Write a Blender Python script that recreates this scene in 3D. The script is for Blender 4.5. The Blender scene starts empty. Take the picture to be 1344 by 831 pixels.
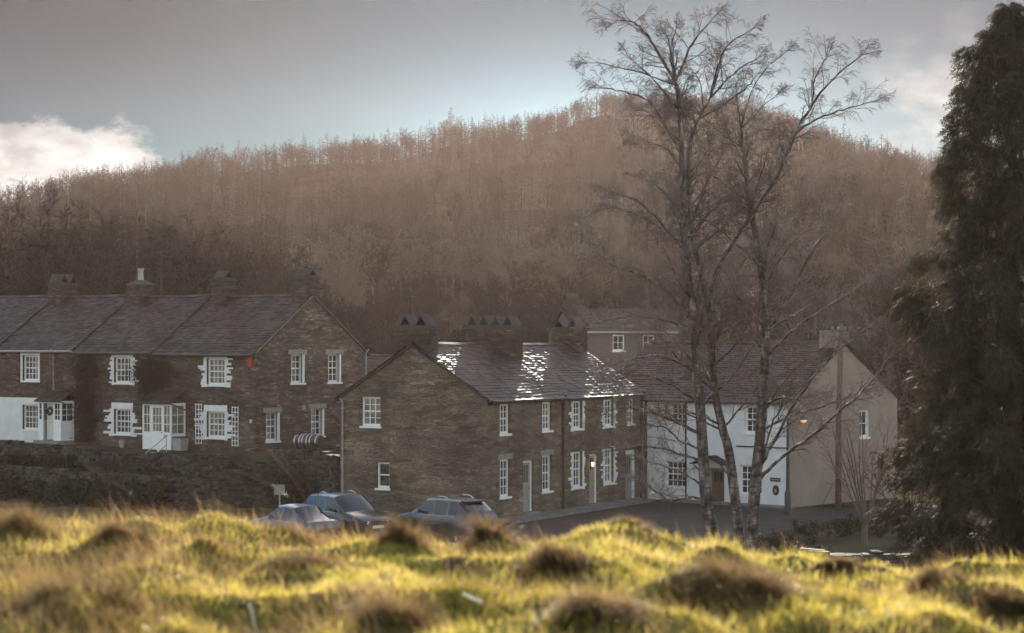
import bpy, bmesh, math, random
import numpy as np
from mathutils import Vector, Matrix
R = math.radians
random.seed(7)
rng = np.random.default_rng(11)
scene = bpy.context.scene
COL = scene.collection

# ------------------------------------------------------------------ camera constants
F, UC, HV, ZC = 2800.0, 672.0, 450.0, 7.6          # focal length (photo px), centre column, horizon row, eye height
SUN_EL, SUN_AZ = R(15.6), R(3.0)                   # sun beyond the hill, a little to the right

def P(u, v, Y):
    """world point seen at photo pixel u, v when it stands Y metres away"""
    return Vector(((u - UC) / F * Y, Y, ZC - (v - HV) / F * Y))

# ------------------------------------------------------------------ mesh builder
class MB:
    def __init__(s):
        s.v = []; s.f = []
    def add(s, vs, fs):
        n = len(s.v)
        s.v.extend([tuple(p) for p in vs]); s.f.extend([tuple(i + n for i in f) for f in fs])
    def hexa(s, p):
        """8 corners: bottom loop 0-3 (counter-clockwise seen from above), top loop 4-7"""
        s.add(p, [(3, 2, 1, 0), (4, 5, 6, 7), (0, 1, 5, 4), (1, 2, 6, 5), (2, 3, 7, 6), (3, 0, 4, 7)])
    def box(s, x0, x1, y0, y1, z0, z1):
        s.hexa([(x0, y0, z0), (x1, y0, z0), (x1, y1, z0), (x0, y1, z0), (x0, y0, z1), (x1, y0, z1), (x1, y1, z1), (x0, y1, z1)])
    def obox(s, c, ex, ey, ez):
        c = Vector(c); ex = Vector(ex); ey = Vector(ey); ez = Vector(ez)
        s.hexa([c - ex - ey - ez, c + ex - ey - ez, c + ex + ey - ez, c - ex + ey - ez,
                c - ex - ey + ez, c + ex - ey + ez, c + ex + ey + ez, c - ex + ey + ez])
    def tube(s, pts, radii, n=6, cap=True):
        pts = [Vector(p) for p in pts]
        if not hasattr(radii, '__len__'): radii = [radii] * len(pts)
        base = len(s.v); k = len(pts)
        ref = None
        for i in range(k):
            d = (pts[min(i + 1, k - 1)] - pts[max(i - 1, 0)])
            if d.length < 1e-9: d = Vector((0, 0, 1))
            d.normalize()
            if ref is None:
                ref = Vector((1, 0, 0)) if abs(d.x) < 0.8 else Vector((0, 1, 0))
            a = ref - d * ref.dot(d)
            if a.length < 1e-6: a = d.orthogonal()
            a.normalize(); ref = a; b = d.cross(a)
            r = radii[i]
            for j in range(n):
                t = 2 * math.pi * j / n
                q = pts[i] + a * (math.cos(t) * r) + b * (math.sin(t) * r)
                s.v.append((q.x, q.y, q.z))
        for i in range(k - 1):
            for j in range(n):
                j2 = (j + 1) % n
                s.f.append((base + i * n + j, base + i * n + j2, base + (i + 1) * n + j2, base + (i + 1) * n + j))
        if cap:
            s.f.append(tuple(base + j for j in reversed(range(n))))
            s.f.append(tuple(base + (k - 1) * n + j for j in range(n)))
    def lathe(s, c, prof, n=16, axis='z'):
        """prof: list of (radius, height)"""
        c = Vector(c); base = len(s.v); k = len(prof)
        for r, h in prof:
            for j in range(n):
                t = 2 * math.pi * j / n
                q = (r * math.cos(t), r * math.sin(t), h)
                if axis == 'y': q = (q[0], h, -q[1])
                if axis == 'x': q = (h, q[0], q[1])
                s.v.append((c.x + q[0], c.y + q[1], c.z + q[2]))
        for i in range(k - 1):
            for j in range(n):
                j2 = (j + 1) % n
                s.f.append((base + i * n + j, base + i * n + j2, base + (i + 1) * n + j2, base + (i + 1) * n + j))
        s.f.append(tuple(base + j for j in reversed(range(n))))
        s.f.append(tuple(base + (k - 1) * n + j for j in range(n)))
    def mesh(s, name):
        me = bpy.data.meshes.new(name)
        me.from_pydata(s.v, [], s.f); me.update()
        return me
    def build(s, name, mat, parent=None, smooth=None):
        return link(name, s.mesh(name), mat, parent, smooth)

def link(name, me, mat, parent=None, smooth=None):
    o = bpy.data.objects.new(name, me); COL.objects.link(o)
    if mat is not None and len(me.materials) == 0:
        me.materials.append(mat)
    if parent is not None: o.parent = parent
    if smooth is not None:
        me.polygons.foreach_set('use_smooth', np.ones(len(me.polygons), dtype=bool))
        if smooth < 170: me.set_sharp_from_angle(angle=R(smooth))
    return o

def np_mesh(name, co, faces):
    """co (n,3) array; faces: (m,k) int array with k = 3 or 4"""
    me = bpy.data.meshes.new(name)
    co = np.asarray(co, dtype=np.float32); faces = np.asarray(faces, dtype=np.int32)
    me.vertices.add(len(co)); me.vertices.foreach_set('co', co.ravel())
    k = faces.shape[1]
    me.loops.add(faces.size); me.loops.foreach_set('vertex_index', faces.ravel())
    me.polygons.add(len(faces))
    me.polygons.foreach_set('loop_start', np.arange(0, faces.size, k, dtype=np.int32))
    me.polygons.foreach_set('loop_total', np.full(len(faces), k, dtype=np.int32))
    me.update(calc_edges=True)
    return me

def tag(o, label=None, cat=None, group=None, kind=None):
    if label: o['label'] = label
    if cat: o['category'] = cat
    if group: o['group'] = group
    if kind: o['kind'] = kind
    return o
def thing(name, label, cat, loc=(0, 0, 0), rz=0.0, group=None):
    o = bpy.data.objects.new(name, None); COL.objects.link(o)
    o.empty_display_size = 0.3
    o.location = loc; o.rotation_euler = (0, 0, rz)
    return tag(o, label, cat, group)
def copy_tree(o, parent=None):
    c = o.copy(); COL.objects.link(c)
    if parent is not None: c.parent = parent
    for ch in list(o.children): copy_tree(ch, c)
    return c

def sm(x, a, b):
    t = np.clip((x - a) / (b - a), 0, 1)
    return t * t * (3 - 2 * t)
def vnoise(x, y, seed=0):
    x = np.asarray(x, dtype=np.float64); y = np.asarray(y, dtype=np.float64)
    xi = np.floor(x); yi = np.floor(y); fx = x - xi; fy = y - yi
    fx = fx * fx * (3 - 2 * fx); fy = fy * fy * (3 - 2 * fy)
    def h(a, b):
        n = np.sin(a * 127.1 + b * 311.7 + seed * 74.7) * 43758.5453
        return n - np.floor(n)
    return (h(xi, yi) * (1 - fx) + h(xi + 1, yi) * fx) * (1 - fy) + (h(xi, yi + 1) * (1 - fx) + h(xi + 1, yi + 1) * fx) * fy - 0.5

# ------------------------------------------------------------------ materials
def new_mat(name):
    m = bpy.data.materials.new(name); m.use_nodes = True
    nt = m.node_tree; nt.nodes.clear()
    out = nt.nodes.new('ShaderNodeOutputMaterial')
    return m, nt, out
def N(nt, typ, **kw):
    n = nt.nodes.new(typ)
    for k, v in kw.items():
        if k.startswith('i_'):
            n.inputs[k[2:].replace('_', ' ')].default_value = v
        else: setattr(n, k, v)
    return n
def ramp(nt, fac, stops):
    r = nt.nodes.new('ShaderNodeValToRGB')
    e = r.color_ramp.elements
    while len(e) < len(stops): e.new(0.5)
    for i, (p, c) in enumerate(stops):
        e[i].position = p; e[i].color = (*c, 1) if len(c) == 3 else c
    nt.links.new(fac, r.inputs['Fac'])
    return r.outputs['Color']
def coords(nt, scale=(1, 1, 1), kind='Object'):
    tc = nt.nodes.new('ShaderNodeTexCoord'); mp = nt.nodes.new('ShaderNodeMapping')
    mp.inputs['Scale'].default_value = scale
    nt.links.new(tc.outputs[kind], mp.inputs['Vector'])
    return mp.outputs['Vector']
def mixc(nt, a, b, fac, mode='MIX'):
    m = nt.nodes.new('ShaderNodeMix'); m.data_type = 'RGBA'; m.blend_type = mode
    for s, val in ((m.inputs['Factor'], fac), (m.inputs['A'], a), (m.inputs['B'], b)):
        if hasattr(val, 'is_linked'): nt.links.new(val, s)
        else: s.default_value = val if not hasattr(val, '__len__') else (*val[:3], 1)
    return m.outputs['Result']
def bump(nt, height, strength=0.4, dist=0.02):
    b = nt.nodes.new('ShaderNodeBump'); b.inputs['Strength'].default_value = strength; b.inputs['Distance'].default_value = dist
    nt.links.new(height, b.inputs['Height'])
    return b.outputs['Normal']
def principled(nt, out, col, rough=0.8, spec=0.3, normal=None, metal=0.0):
    b = nt.nodes.new('ShaderNodeBsdfPrincipled')
    for s, val in ((b.inputs['Base Color'], col), (b.inputs['Roughness'], rough)):
        if hasattr(val, 'is_linked'): nt.links.new(val, s)
        else: s.default_value = (*val, 1) if hasattr(val, '__len__') else val
    b.inputs['Specular IOR Level'].default_value = spec
    b.inputs['Metallic'].default_value = metal
    if normal is not None: nt.links.new(normal, b.inputs['Normal'])
    nt.links.new(b.outputs['BSDF'], out.inputs['Surface'])
    return b

def m_plain(name, col, rough=0.6, var=0.25, scale=6.0, spec=0.3, metal=0.0, bmp=0.15):
    m, nt, out = new_mat(name)
    v = coords(nt)
    n = N(nt, 'ShaderNodeTexNoise', i_Scale=scale, i_Detail=6.0); nt.links.new(v, n.inputs['Vector'])
    lo = [c * (1 - var) for c in col]; hi = [min(1, c * (1 + var)) for c in col]
    c = ramp(nt, n.outputs['Fac'], [(0.3, lo), (0.7, hi)])
    principled(nt, out, c, rough, spec, bump(nt, n.outputs['Fac'], bmp, 0.01), metal)
    return m

def m_stone(name, dark, mid, light, sc=(3.4, 3.4, 15.0), bdist=0.035):
    """slate rubble masonry laid in thin uneven courses"""
    m, nt, out = new_mat(name)
    v0 = coords(nt)
    wn = N(nt, 'ShaderNodeTexNoise', i_Scale=1.1, i_Detail=2.0); nt.links.new(v0, wn.inputs['Vector'])
    wv = N(nt, 'ShaderNodeVectorMath', operation='SCALE'); wv.inputs['Scale'].default_value = 0.16
    nt.links.new(wn.outputs['Color'], wv.inputs[0])
    ad = N(nt, 'ShaderNodeVectorMath', operation='ADD'); nt.links.new(v0, ad.inputs[0]); nt.links.new(wv.outputs[0], ad.inputs[1])
    mp = N(nt, 'ShaderNodeMapping'); mp.inputs['Scale'].default_value = sc
    nt.links.new(ad.outputs[0], mp.inputs['Vector'])
    vo = N(nt, 'ShaderNodeTexVoronoi', feature='F1'); vo.inputs['Scale'].default_value = 1.0
    ve = N(nt, 'ShaderNodeTexVoronoi', feature='DISTANCE_TO_EDGE'); ve.inputs['Scale'].default_value = 1.0
    nt.links.new(mp.outputs[0], vo.inputs['Vector']); nt.links.new(mp.outputs[0], ve.inputs['Vector'])
    sep = N(nt, 'ShaderNodeSeparateColor'); nt.links.new(vo.outputs['Color'], sep.inputs['Color'])
    stone = ramp(nt, sep.outputs['Red'], [(0.0, dark), (0.45, mid), (0.8, mid), (1.0, light)])
    mp2 = N(nt, 'ShaderNodeMapping'); mp2.inputs['Scale'].default_value = tuple(k * .42 for k in sc); mp2.inputs['Location'].default_value = (3.3, 1.7, 5.1)
    nt.links.new(ad.outputs[0], mp2.inputs['Vector'])
    vb = N(nt, 'ShaderNodeTexVoronoi', feature='F1'); vb.inputs['Scale'].default_value = 1.0; nt.links.new(mp2.outputs[0], vb.inputs['Vector'])
    sepb = N(nt, 'ShaderNodeSeparateColor'); nt.links.new(vb.outputs['Color'], sepb.inputs['Color'])
    stone = mixc(nt, stone, ramp(nt, sepb.outputs['Red'], [(0.0, (.55, .53, .5)), (0.5, (.95, .95, .95)), (0.85, (1.1, 1.08, 1.04)), (1.0, (1.5, 1.42, 1.32))]), 0.8, 'MULTIPLY')
    big = N(nt, 'ShaderNodeTexNoise', i_Scale=0.5, i_Detail=5.0); nt.links.new(v0, big.inputs['Vector'])
    stain = ramp(nt, big.outputs['Fac'], [(0.32, (0.55, 0.53, 0.51)), (0.7, (1.2, 1.14, 1.08))])
    c = mixc(nt, stone, stain, 1.0, 'MULTIPLY')
    joint = ramp(nt, ve.outputs['Distance'], [(0.0, (0, 0, 0)), (0.06, (1, 1, 1))])
    c = mixc(nt, (0.085, 0.07, 0.055), c, joint)
    fine = N(nt, 'ShaderNodeTexNoise', i_Scale=22.0, i_Detail=4.0); nt.links.new(v0, fine.inputs['Vector'])
    hgt = N(nt, 'ShaderNodeMath', operation='MULTIPLY_ADD'); hgt.inputs[1].default_value = 0.3
    nt.links.new(fine.outputs['Fac'], hgt.inputs[0])
    h2 = N(nt, 'ShaderNodeMath', operation='MULTIPLY_ADD'); h2.inputs[1].default_value = 0.6
    nt.links.new(sep.outputs['Green'], h2.inputs[0]); nt.links.new(joint, h2.inputs[2]); nt.links.new(h2.outputs[0], hgt.inputs[2])
    principled(nt, out, c, 0.85, 0.25, bump(nt, hgt.outputs[0], 0.9, bdist))
    return m

def m_island(name, lo, hi, rough=0.6, spec=0.4, transl=0.0, tcol=None, mott=0.0):
    """each separate piece (slate, blade, leaf) of the mesh gets its own shade"""
    m, nt, out = new_mat(name)
    g = nt.nodes.new('ShaderNodeNewGeometry')
    c = ramp(nt, g.outputs['Random Per Island'], [(0.0, lo), (0.55, [(a + b) / 2 for a, b in zip(lo, hi)]), (1.0, hi)])
    if mott:
        v = coords(nt); n = N(nt, 'ShaderNodeTexNoise', i_Scale=mott, i_Detail=4.0); nt.links.new(v, n.inputs['Vector'])
        s = ramp(nt, n.outputs['Fac'], [(0.35, (0.6, 0.6, 0.6)), (0.68, (1.3, 1.3, 1.25))])
        c = mixc(nt, c, s, 1.0, 'MULTIPLY')
    b = principled(nt, out, c, rough, spec)
    if transl:
        t = nt.nodes.new('ShaderNodeBsdfTranslucent')
        if tcol: t.inputs['Color'].default_value = (*tcol, 1)
        else:
            nt.links.new(c, t.inputs['Color'])
        mx = nt.nodes.new('ShaderNodeMixShader'); mx.inputs['Fac'].default_value = transl
        nt.links.new(b.outputs['BSDF'], mx.inputs[1]); nt.links.new(t.outputs['BSDF'], mx.inputs[2])
        nt.links.new(mx.outputs[0], out.inputs['Surface'])
    return m

def m_glass(name, col, curtain=None):
    m, nt, out = new_mat(name)
    v = coords(nt)
    n = N(nt, 'ShaderNodeTexNoise', i_Scale=1.7, i_Detail=3.0); nt.links.new(v, n.inputs['Vector'])
    if curtain:
        c = ramp(nt, n.outputs['Fac'], [(0.42, col), (0.58, curtain)])
    else:
        c = ramp(nt, n.outputs['Fac'], [(0.3, [k * 0.6 for k in col]), (0.7, [k * 1.4 for k in col])])
    w = N(nt, 'ShaderNodeTexNoise', i_Scale=3.5, i_Detail=1.0); nt.links.new(v, w.inputs['Vector'])
    principled(nt, out, c, 0.04, 0.5, bump(nt, w.outputs['Fac'], 0.05, 0.02))
    return m
def m_emit(name, col, strength):
    m, nt, out = new_mat(name)
    e = nt.nodes.new('ShaderNodeEmission'); e.inputs['Color'].default_value = (*col, 1); e.inputs['Strength'].default_value = strength
    nt.links.new(e.outputs[0], out.inputs['Surface'])
    return m

M = {}
M['stone'] = m_stone('slate_rubble', (0.09, 0.067, 0.054), (0.142, 0.11, 0.089), (0.255, 0.207, 0.172))
M['stone_pale'] = m_stone('slate_rubble_greenish', (0.155, 0.126, 0.095), (0.205, 0.17, 0.13), (0.28, 0.24, 0.19), (2.8, 2.8, 13.0))
M['stack_shade'] = m_stone('shaded_chimney_stone', (0.05, 0.038, 0.031), (0.085, 0.066, 0.054), (0.15, 0.122, 0.10))  # darker stone: backlit shade of the stacks put into the colour
M['drywall'] = m_stone('dry_stone', (0.05, 0.045, 0.04), (0.10, 0.09, 0.08), (0.26, 0.24, 0.21), (3.0, 3.0, 8.0), 0.08)
M['quoin'] = m_plain('grey_dressed_stone', (0.24, 0.225, 0.2), 0.85, 0.2, 9)
M['slate'] = m_island('roof_slate', (0.03, 0.022, 0.018), (0.085, 0.064, 0.054), 0.58, 0.18, mott=.9)
M['slate_board'] = m_plain('slate_underlay', (0.06, 0.056, 0.056), 0.8)
M['white'] = m_plain('white_paint', (0.78, 0.77, 0.75), 0.5, 0.06, 5)
M['limewash'] = m_plain('white_limewash', (0.70, 0.69, 0.68), 0.85, 0.10, 1.6, bmp=0.3)
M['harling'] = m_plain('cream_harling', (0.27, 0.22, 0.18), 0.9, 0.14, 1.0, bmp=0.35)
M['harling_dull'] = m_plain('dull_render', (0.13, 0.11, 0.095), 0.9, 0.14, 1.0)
M['black'] = m_plain('black_iron', (0.03, 0.03, 0.03), 0.45, 0.2)
M['drain'] = m_plain('dark_drainpipe', (0.06, 0.05, 0.045), 0.5, 0.2)
M['glass'] = m_glass('window_glass', (0.035, 0.032, 0.03), (0.12, 0.10, 0.08))
M['glass_blind'] = m_glass('window_glass_with_blind', (0.14, 0.115, 0.09), (0.27, 0.23, 0.18))
M['sage'] = m_plain('sage_door_paint', (0.27, 0.27, 0.22), 0.5, 0.1)
M['cream'] = m_plain('cream_door_paint', (0.66, 0.63, 0.57), 0.5, 0.08)
M['timber'] = m_plain('weathered_timber', (0.13, 0.095, 0.07), 0.8, 0.3, 12)
M['pot'] = m_plain('terracotta', (0.13, 0.09, 0.075), 0.8, 0.2)
M['lead'] = m_plain('grey_lead', (0.32, 0.31, 0.3), 0.55, 0.15)
M['red'] = m_plain('red_box_paint', (0.45, 0.06, 0.04), 0.5, 0.1)
M['brass'] = m_plain('brass', (0.6, 0.4, 0.12), 0.35, 0.1, metal=1.0)
M['soil'] = m_plain('bare_soil', (0.07, 0.055, 0.04), 0.95, 0.4, 3)
M['bark'] = m_plain('dark_bark', (0.085, 0.066, 0.055), 0.8, 0.4, 9, bmp=0.7)
M['twig'] = m_island('bare_twigs', (0.026, 0.019, 0.016), (0.065, 0.046, 0.037), 0.95, 0.05)
M['twig_wet'] = m_island('birch_twigs', (0.075, 0.052, 0.042), (0.17, 0.12, 0.095), 0.42, 0.5)
M['larch'] = m_island('larch_twigs', (0.05, 0.034, 0.025), (0.11, 0.072, 0.052), 1.0, 0.0)
M['wood'] = m_island('hill_wood_twigs', (0.024, 0.018, 0.014), (0.052, 0.037, 0.028), 1.0, 0.0)
M['wood_pale'] = m_island('pale_wood_twigs', (0.09, 0.068, 0.052), (0.19, 0.145, 0.11), 1.0, 0.0)
M['needle'] = m_island('spruce_needles', (0.012, 0.015, 0.01), (0.034, 0.037, 0.022), 0.7, 0.25, 0.2)
M['leyland'] = m_island('cypress_sprays', (0.017, 0.019, 0.012), (0.048, 0.046, 0.027), 0.65, 0.18, 0.11, (0.20, 0.155, 0.08))
M['creeper'] = m_island('creeper_stems', (0.022, 0.018, 0.015), (0.065, 0.053, 0.044), 0.8, 0.2)
M['bush'] = m_island('bush_leaves', (0.02, 0.02, 0.012), (0.07, 0.055, 0.032), 0.7, 0.25, 0.15)
M['gorse'] = m_island('gorse_leaves', (0.12, 0.10, 0.03), (0.3, 0.25, 0.08), 0.7, 0.25, 0.3)
M['sign'] = m_plain('grey_sign_face', (0.22, 0.205, 0.185), 0.5, 0.1)
# ------------------------------------------------------------------ ground shape
CREST_U = [-1200, -400, 0, 60, 130, 200, 260, 300, 330, 400, 460, 520, 600, 680, 760, 830, 900, 960, 1020, 1150, 1200, 1344, 1700, 2600]
CREST_V = [704, 708, 708, 712, 712, 702, 694, 703, 715, 714, 716, 722, 728, 728, 728, 727, 736, 742, 750, 752, 760, 764, 766, 758]
RIDGE_U = [-900, -300, -100, 0, 60, 120, 200, 260, 300, 350, 420, 500, 560, 590, 640, 700, 740, 780, 830, 880, 920, 960, 1000, 1050, 1100, 1150, 1200, 1260, 1500, 1900]
RIDGE_V = [330, 300, 290, 285, 272, 262, 248, 238, 236, 228, 222, 222, 212, 200, 192, 185, 175, 160, 148, 146, 150, 158, 170, 192, 214, 226, 232, 238, 262, 300]
Y_CREST, Y_HILL = 11.8, 600.0
MOUNDS = []                                          # (x, y, height, half width) filled below

def base_knoll(x, y):
    u = UC + x / Y_CREST * F
    cz = ZC - (np.interp(u, CREST_U, CREST_V) - HV) / F * Y_CREST
    k = sm(y, 7.0, Y_CREST)
    z = 6.44 * (1 - k) + cz * k
    return z, cz
def ground_z(x, y, mounds=True):
    x = np.asarray(x, dtype=np.float64); y = np.asarray(y, dtype=np.float64)
    z, cz = base_knoll(x, y)
    # beyond the crest: bank falling to the village street
    far = np.interp(y, [11.8, 13.0, 15, 20, 52, 60, 66, 78, 82], [0, 0, 0, 5.0, 2.1, 1.2, 0.3, 0.1, 0.0])
    kk = sm(y, 12.3, 20.0)
    bank = np.where(y < 20, (cz - 0.11 * (y - 12.3)) * (1 - kk) + 5.0 * kk, far)
    z = np.where(y > 12.3, bank, z)
    # street leans down to the lamp post
    tilt = -0.055 * np.clip(x - 2.0, 0, 11) * sm(y, 70, 82) * (1 - sm(y, 108, 125))
    z = z + tilt
    # terraced gardens of the row on the rise
    s = (x + 12.64) * .62 + (y - 105) * .79
    low = sm(s + 7.0, .9, 1.9) * sm(-(x + 15.3), 0, .9)
    nab = (x + 10.6) * .826 + (y - 98.6) * .563
    upm = np.maximum(sm(-(x + 10.6), 0, .6), sm(nab, 0.8, 1.6))
    upp = sm(s + 3.8, .8, 1.7) * upm * sm(-(x + 6.3), 0, 1.2)
    z = np.maximum(z, np.maximum(1.2 * low, 2.2 * upp) * (1 - sm(y, 128, 150)))
    # wooded hill
    ridge = 7.6 + (450 - np.interp(UC + x / Y_HILL * F, RIDGE_U, RIDGE_V)) / F * Y_HILL
    q = np.clip((y - 122) / (Y_HILL - 122), 0, 1)
    shape = q ** 1.25 * (1.0 + 0.0 * q)
    hill = 2.0 * sm(y, 118, 140) + (ridge - 2.0) * shape
    hill = hill * (1 - 0.5 * sm(y, 605, 770)) + vnoise(x / 22, y / 30, 3) * 5 * sm(y, 180, 320)
    z = np.where(y > 118, np.maximum(z, hill), z)
    # small lumps of the meadow
    near = (1 - sm(y, 20, 40))
    z = z + near * (vnoise(x / .55, y / .5, 1) * .23 + vnoise(x / .23, y / .23, 2) * .085 + vnoise(x / .10, y / .10, 9) * .03)
    z = z + (1 - near) * sm(y, 20, 40) * vnoise(x / 3.1, y / 3.1, 5) * .12 * (1 - sm(y, 62, 72) * (1 - sm(y, 112, 130)))
    if mounds:
        wx = x + vnoise(x / .21, y / .21, 41) * .20; wy = y + vnoise(x / .21, y / .21, 42) * .26
        for mx, my, mh, mw in MOUNDS:
            d2 = ((wx - mx) ** 2 + ((wy - my) * .85) ** 2) / (mw * mw)
            z = z + mh * np.exp(-d2 * 1.4)
    return z
def gz(x, y): return float(ground_z(np.array([x]), np.array([y]))[0])

def on_knoll(u, v):
    """where the line of sight through photo pixel u, v meets the meadow"""
    ys = np.linspace(6.2, 13.5, 1500); xs = (u - UC) / F * ys
    zs = ZC - (v - HV) / F * ys
    g = ground_z(xs, ys, mounds=False)
    hit = np.nonzero(zs <= g)[0]
    i = hit[0] if len(hit) else int(np.argmin(zs - g))
    return float(xs[i]), float(ys[i])

# tussocks: photo column, photo row of the foot, width and height in photo px, label
TUSS = [
 (985, 826, 215, 85, 'largest brown grass tussock, a broad dome before the three birches'),
 (735, 775, 120, 50, 'rounded brown tussock below the drive end of the stone cottages'),
 (640, 712, 62, 42, 'tall pale tussock with wispy tips against the grey estate car tail'),
 (533, 712, 60, 32, 'small pale wispy tussock on the crest under the bonnet of the grey estate car'),
 (520, 822, 130, 52, 'dark brown tussock low down, beside the pale fallen stick'),
 (790, 838, 190, 50, 'wide flat straw tussock at the bottom edge of the picture'),
 (110, 838, 260, 80, 'broad shaggy dark tussock at the lower corner under the white porches'),
 (410, 768, 150, 34, 'long low dark tussock above the white curved grass stem'),
 (160, 732, 90, 40, 'shaggy tussock on the crest below the dark creeper'),
 (290, 742, 80, 34, 'dark pointed tussock below the glazed porch'),
 (395, 700, 80, 22, 'low tussock on the crest hiding the wheels of the pale blue car'),
 (1240, 778, 110, 26, 'low dark tussock in the bright turf under the evergreen'),
 (1105, 755, 70, 20, 'small dark tussock in the bright turf near the low stone wall'),
 (1325, 832, 120, 40, 'brown tussock cut by the picture edge under the evergreen'),
 (30, 712, 110, 32, 'tall pale bristly tussock at the edge before the garden wall'),
 (845, 700, 90, 22, 'low greenish tussock on the crest before the street'),
]
TUSS_AT = []
for (u, v, w, h, lab) in TUSS:
    x, y = on_knoll(u, v)
    ww = w / F * y; hh = h / F * y
    TUSS_AT.append((x, y + ww * .25, ww, hh, lab))
for (x, y, ww, hh, lab) in TUSS_AT: MOUNDS.append((x, y, hh * (.22 if 'pale' in lab else .55), ww * (.5 if 'pale' in lab else .72)))

def geo_axis(fine, a, b, outs_lo, outs_hi):
    return np.concatenate([outs_lo, np.arange(a, b, fine), outs_hi])
xs = geo_axis(.06, -5, 5, -(5 + np.geomspace(.06, 395, 70))[::-1], 5 + np.geomspace(.001, 395, 70))
ys = np.concatenate([np.linspace(-40, 5.4, 14), np.arange(5.6, 14, .06), np.arange(14, 30, .4), np.arange(30, 130, 1.0), np.geomspace(130, 770, 80)])
gx, gy = np.meshgrid(xs, ys)
gzz = ground_z(gx, gy)
co = np.stack([gx.ravel(), gy.ravel(), gzz.ravel()], 1)
nx, ny = len(xs), len(ys)
idx = np.arange(nx * ny).reshape(ny, nx)
fc = np.stack([idx[:-1, :-1].ravel(), idx[:-1, 1:].ravel(), idx[1:, 1:].ravel(), idx[1:, :-1].ravel()], 1)

def ground_material():
    m, nt, out = new_mat('turf_and_forest_floor')
    g = nt.nodes.new('ShaderNodeNewGeometry')
    sep = N(nt, 'ShaderNodeSeparateXYZ'); nt.links.new(g.outputs['Position'], sep.inputs[0])
    n1 = N(nt, 'ShaderNodeTexNoise', i_Scale=2.6, i_Detail=8.0); nt.links.new(g.outputs['Position'], n1.inputs['Vector'])
    n2 = N(nt, 'ShaderNodeTexNoise', i_Scale=14.0, i_Detail=6.0); nt.links.new(g.outputs['Position'], n2.inputs['Vector'])
    moss = ramp(nt, n2.outputs['Fac'], [(0.3, (0.05, 0.055, 0.012)), (0.5, (0.15, 0.15, 0.03)), (0.7, (0.24, 0.21, 0.055))])
    dead = ramp(nt, n2.outputs['Fac'], [(0.3, (0.05, 0.035, 0.02)), (0.7, (0.18, 0.13, 0.07))])
    patch = ramp(nt, n1.outputs['Fac'], [(0.42, (0, 0, 0)), (0.60, (1, 1, 1))])
    near = mixc(nt, moss, dead, patch)
    n3 = N(nt, 'ShaderNodeTexNoise', i_Scale=0.35, i_Detail=8.0); nt.links.new(g.outputs['Position'], n3.inputs['Vector'])
    mid = ramp(nt, n3.outputs['Fac'], [(0.35, (0.05, 0.042, 0.026)), (0.55, (0.09, 0.075, 0.045)), (0.7, (0.11, 0.10, 0.05))])
    n4 = N(nt, 'ShaderNodeTexNoise', i_Scale=0.05, i_Detail=10.0); nt.links.new(g.outputs['Position'], n4.inputs['Vector'])
    floor = ramp(nt, n4.outputs['Fac'], [(0.35, (0.022, 0.016, 0.012)), (0.65, (0.05, 0.036, 0.026))])
    k1 = N(nt, 'ShaderNodeMapRange'); k1.inputs['From Min'].default_value = 25; k1.inputs['From Max'].default_value = 55
    k2 = N(nt, 'ShaderNodeMapRange'); k2.inputs['From Min'].default_value = 120; k2.inputs['From Max'].default_value = 150
    nt.links.new(sep.outputs['Y'], k1.inputs['Value']); nt.links.new(sep.outputs['Y'], k2.inputs['Value'])
    c = mixc(nt, near, mid, k1.outputs[0]); c = mixc(nt, c, floor, k2.outputs[0])
    principled(nt, out, c, 1.0, 0.0, bump(nt, n2.outputs['Fac'], 0.8, 0.04))
    return m
M['ground'] = ground_material()
ground = link('ground', np_mesh('ground', co, fc), M['ground'], None, 180)
tag(ground, kind='structure')

# ------------------------------------------------------------------ road and pavement
def drape(name, poly_fn, nu, nv, lift, mat):
    vs = []; fs = []
    for i in range(nu + 1):
        for j in range(nv + 1):
            x, y = poly_fn(i / nu, j / nv)
            vs.append((x, y))
    A = np.array(vs); z = ground_z(A[:, 0], A[:, 1]) + lift
    co = np.column_stack([A, z])
    for i in range(nu):
        for j in range(nv):
            a = i * (nv + 1) + j
            fs.append((a, a + nv + 1, a + nv + 2, a + 1))
    return link(name, np_mesh(name, co, np.array(fs)), mat, None, 180)
def asphalt():
    m, nt, out = new_mat('worn_asphalt')
    v = coords(nt)
    a = N(nt, 'ShaderNodeTexNoise', i_Scale=0.6, i_Detail=6.0); nt.links.new(v, a.inputs['Vector'])
    b = N(nt, 'ShaderNodeTexNoise', i_Scale=40.0, i_Detail=3.0); nt.links.new(v, b.inputs['Vector'])
    c = ramp(nt, a.outputs['Fac'], [(0.3, (0.042, 0.036, 0.031)), (0.7, (0.08, 0.069, 0.06))])
    r = ramp(nt, a.outputs['Fac'], [(0.35, (0.85,) * 3), (0.65, (1.0,) * 3)])
    rr = N(nt, 'ShaderNodeSeparateColor'); nt.links.new(r, rr.inputs[0])
    principled(nt, out, c, rr.outputs[0], 0.12, bump(nt, b.outputs['Fac'], 0.4, 0.01))
    return m
M['asphalt'] = asphalt()
C0 = Vector((-1.03, 90.0)); EXH = Vector((.47, .88)).normalized()         # stone cottages: near corner and street direction
W0 = Vector((6.45, 104.0)); EXW = Vector((.73, -.68)).normalized()        # white cottage
def lerp(a, b, t): return a + (b - a) * t
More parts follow.
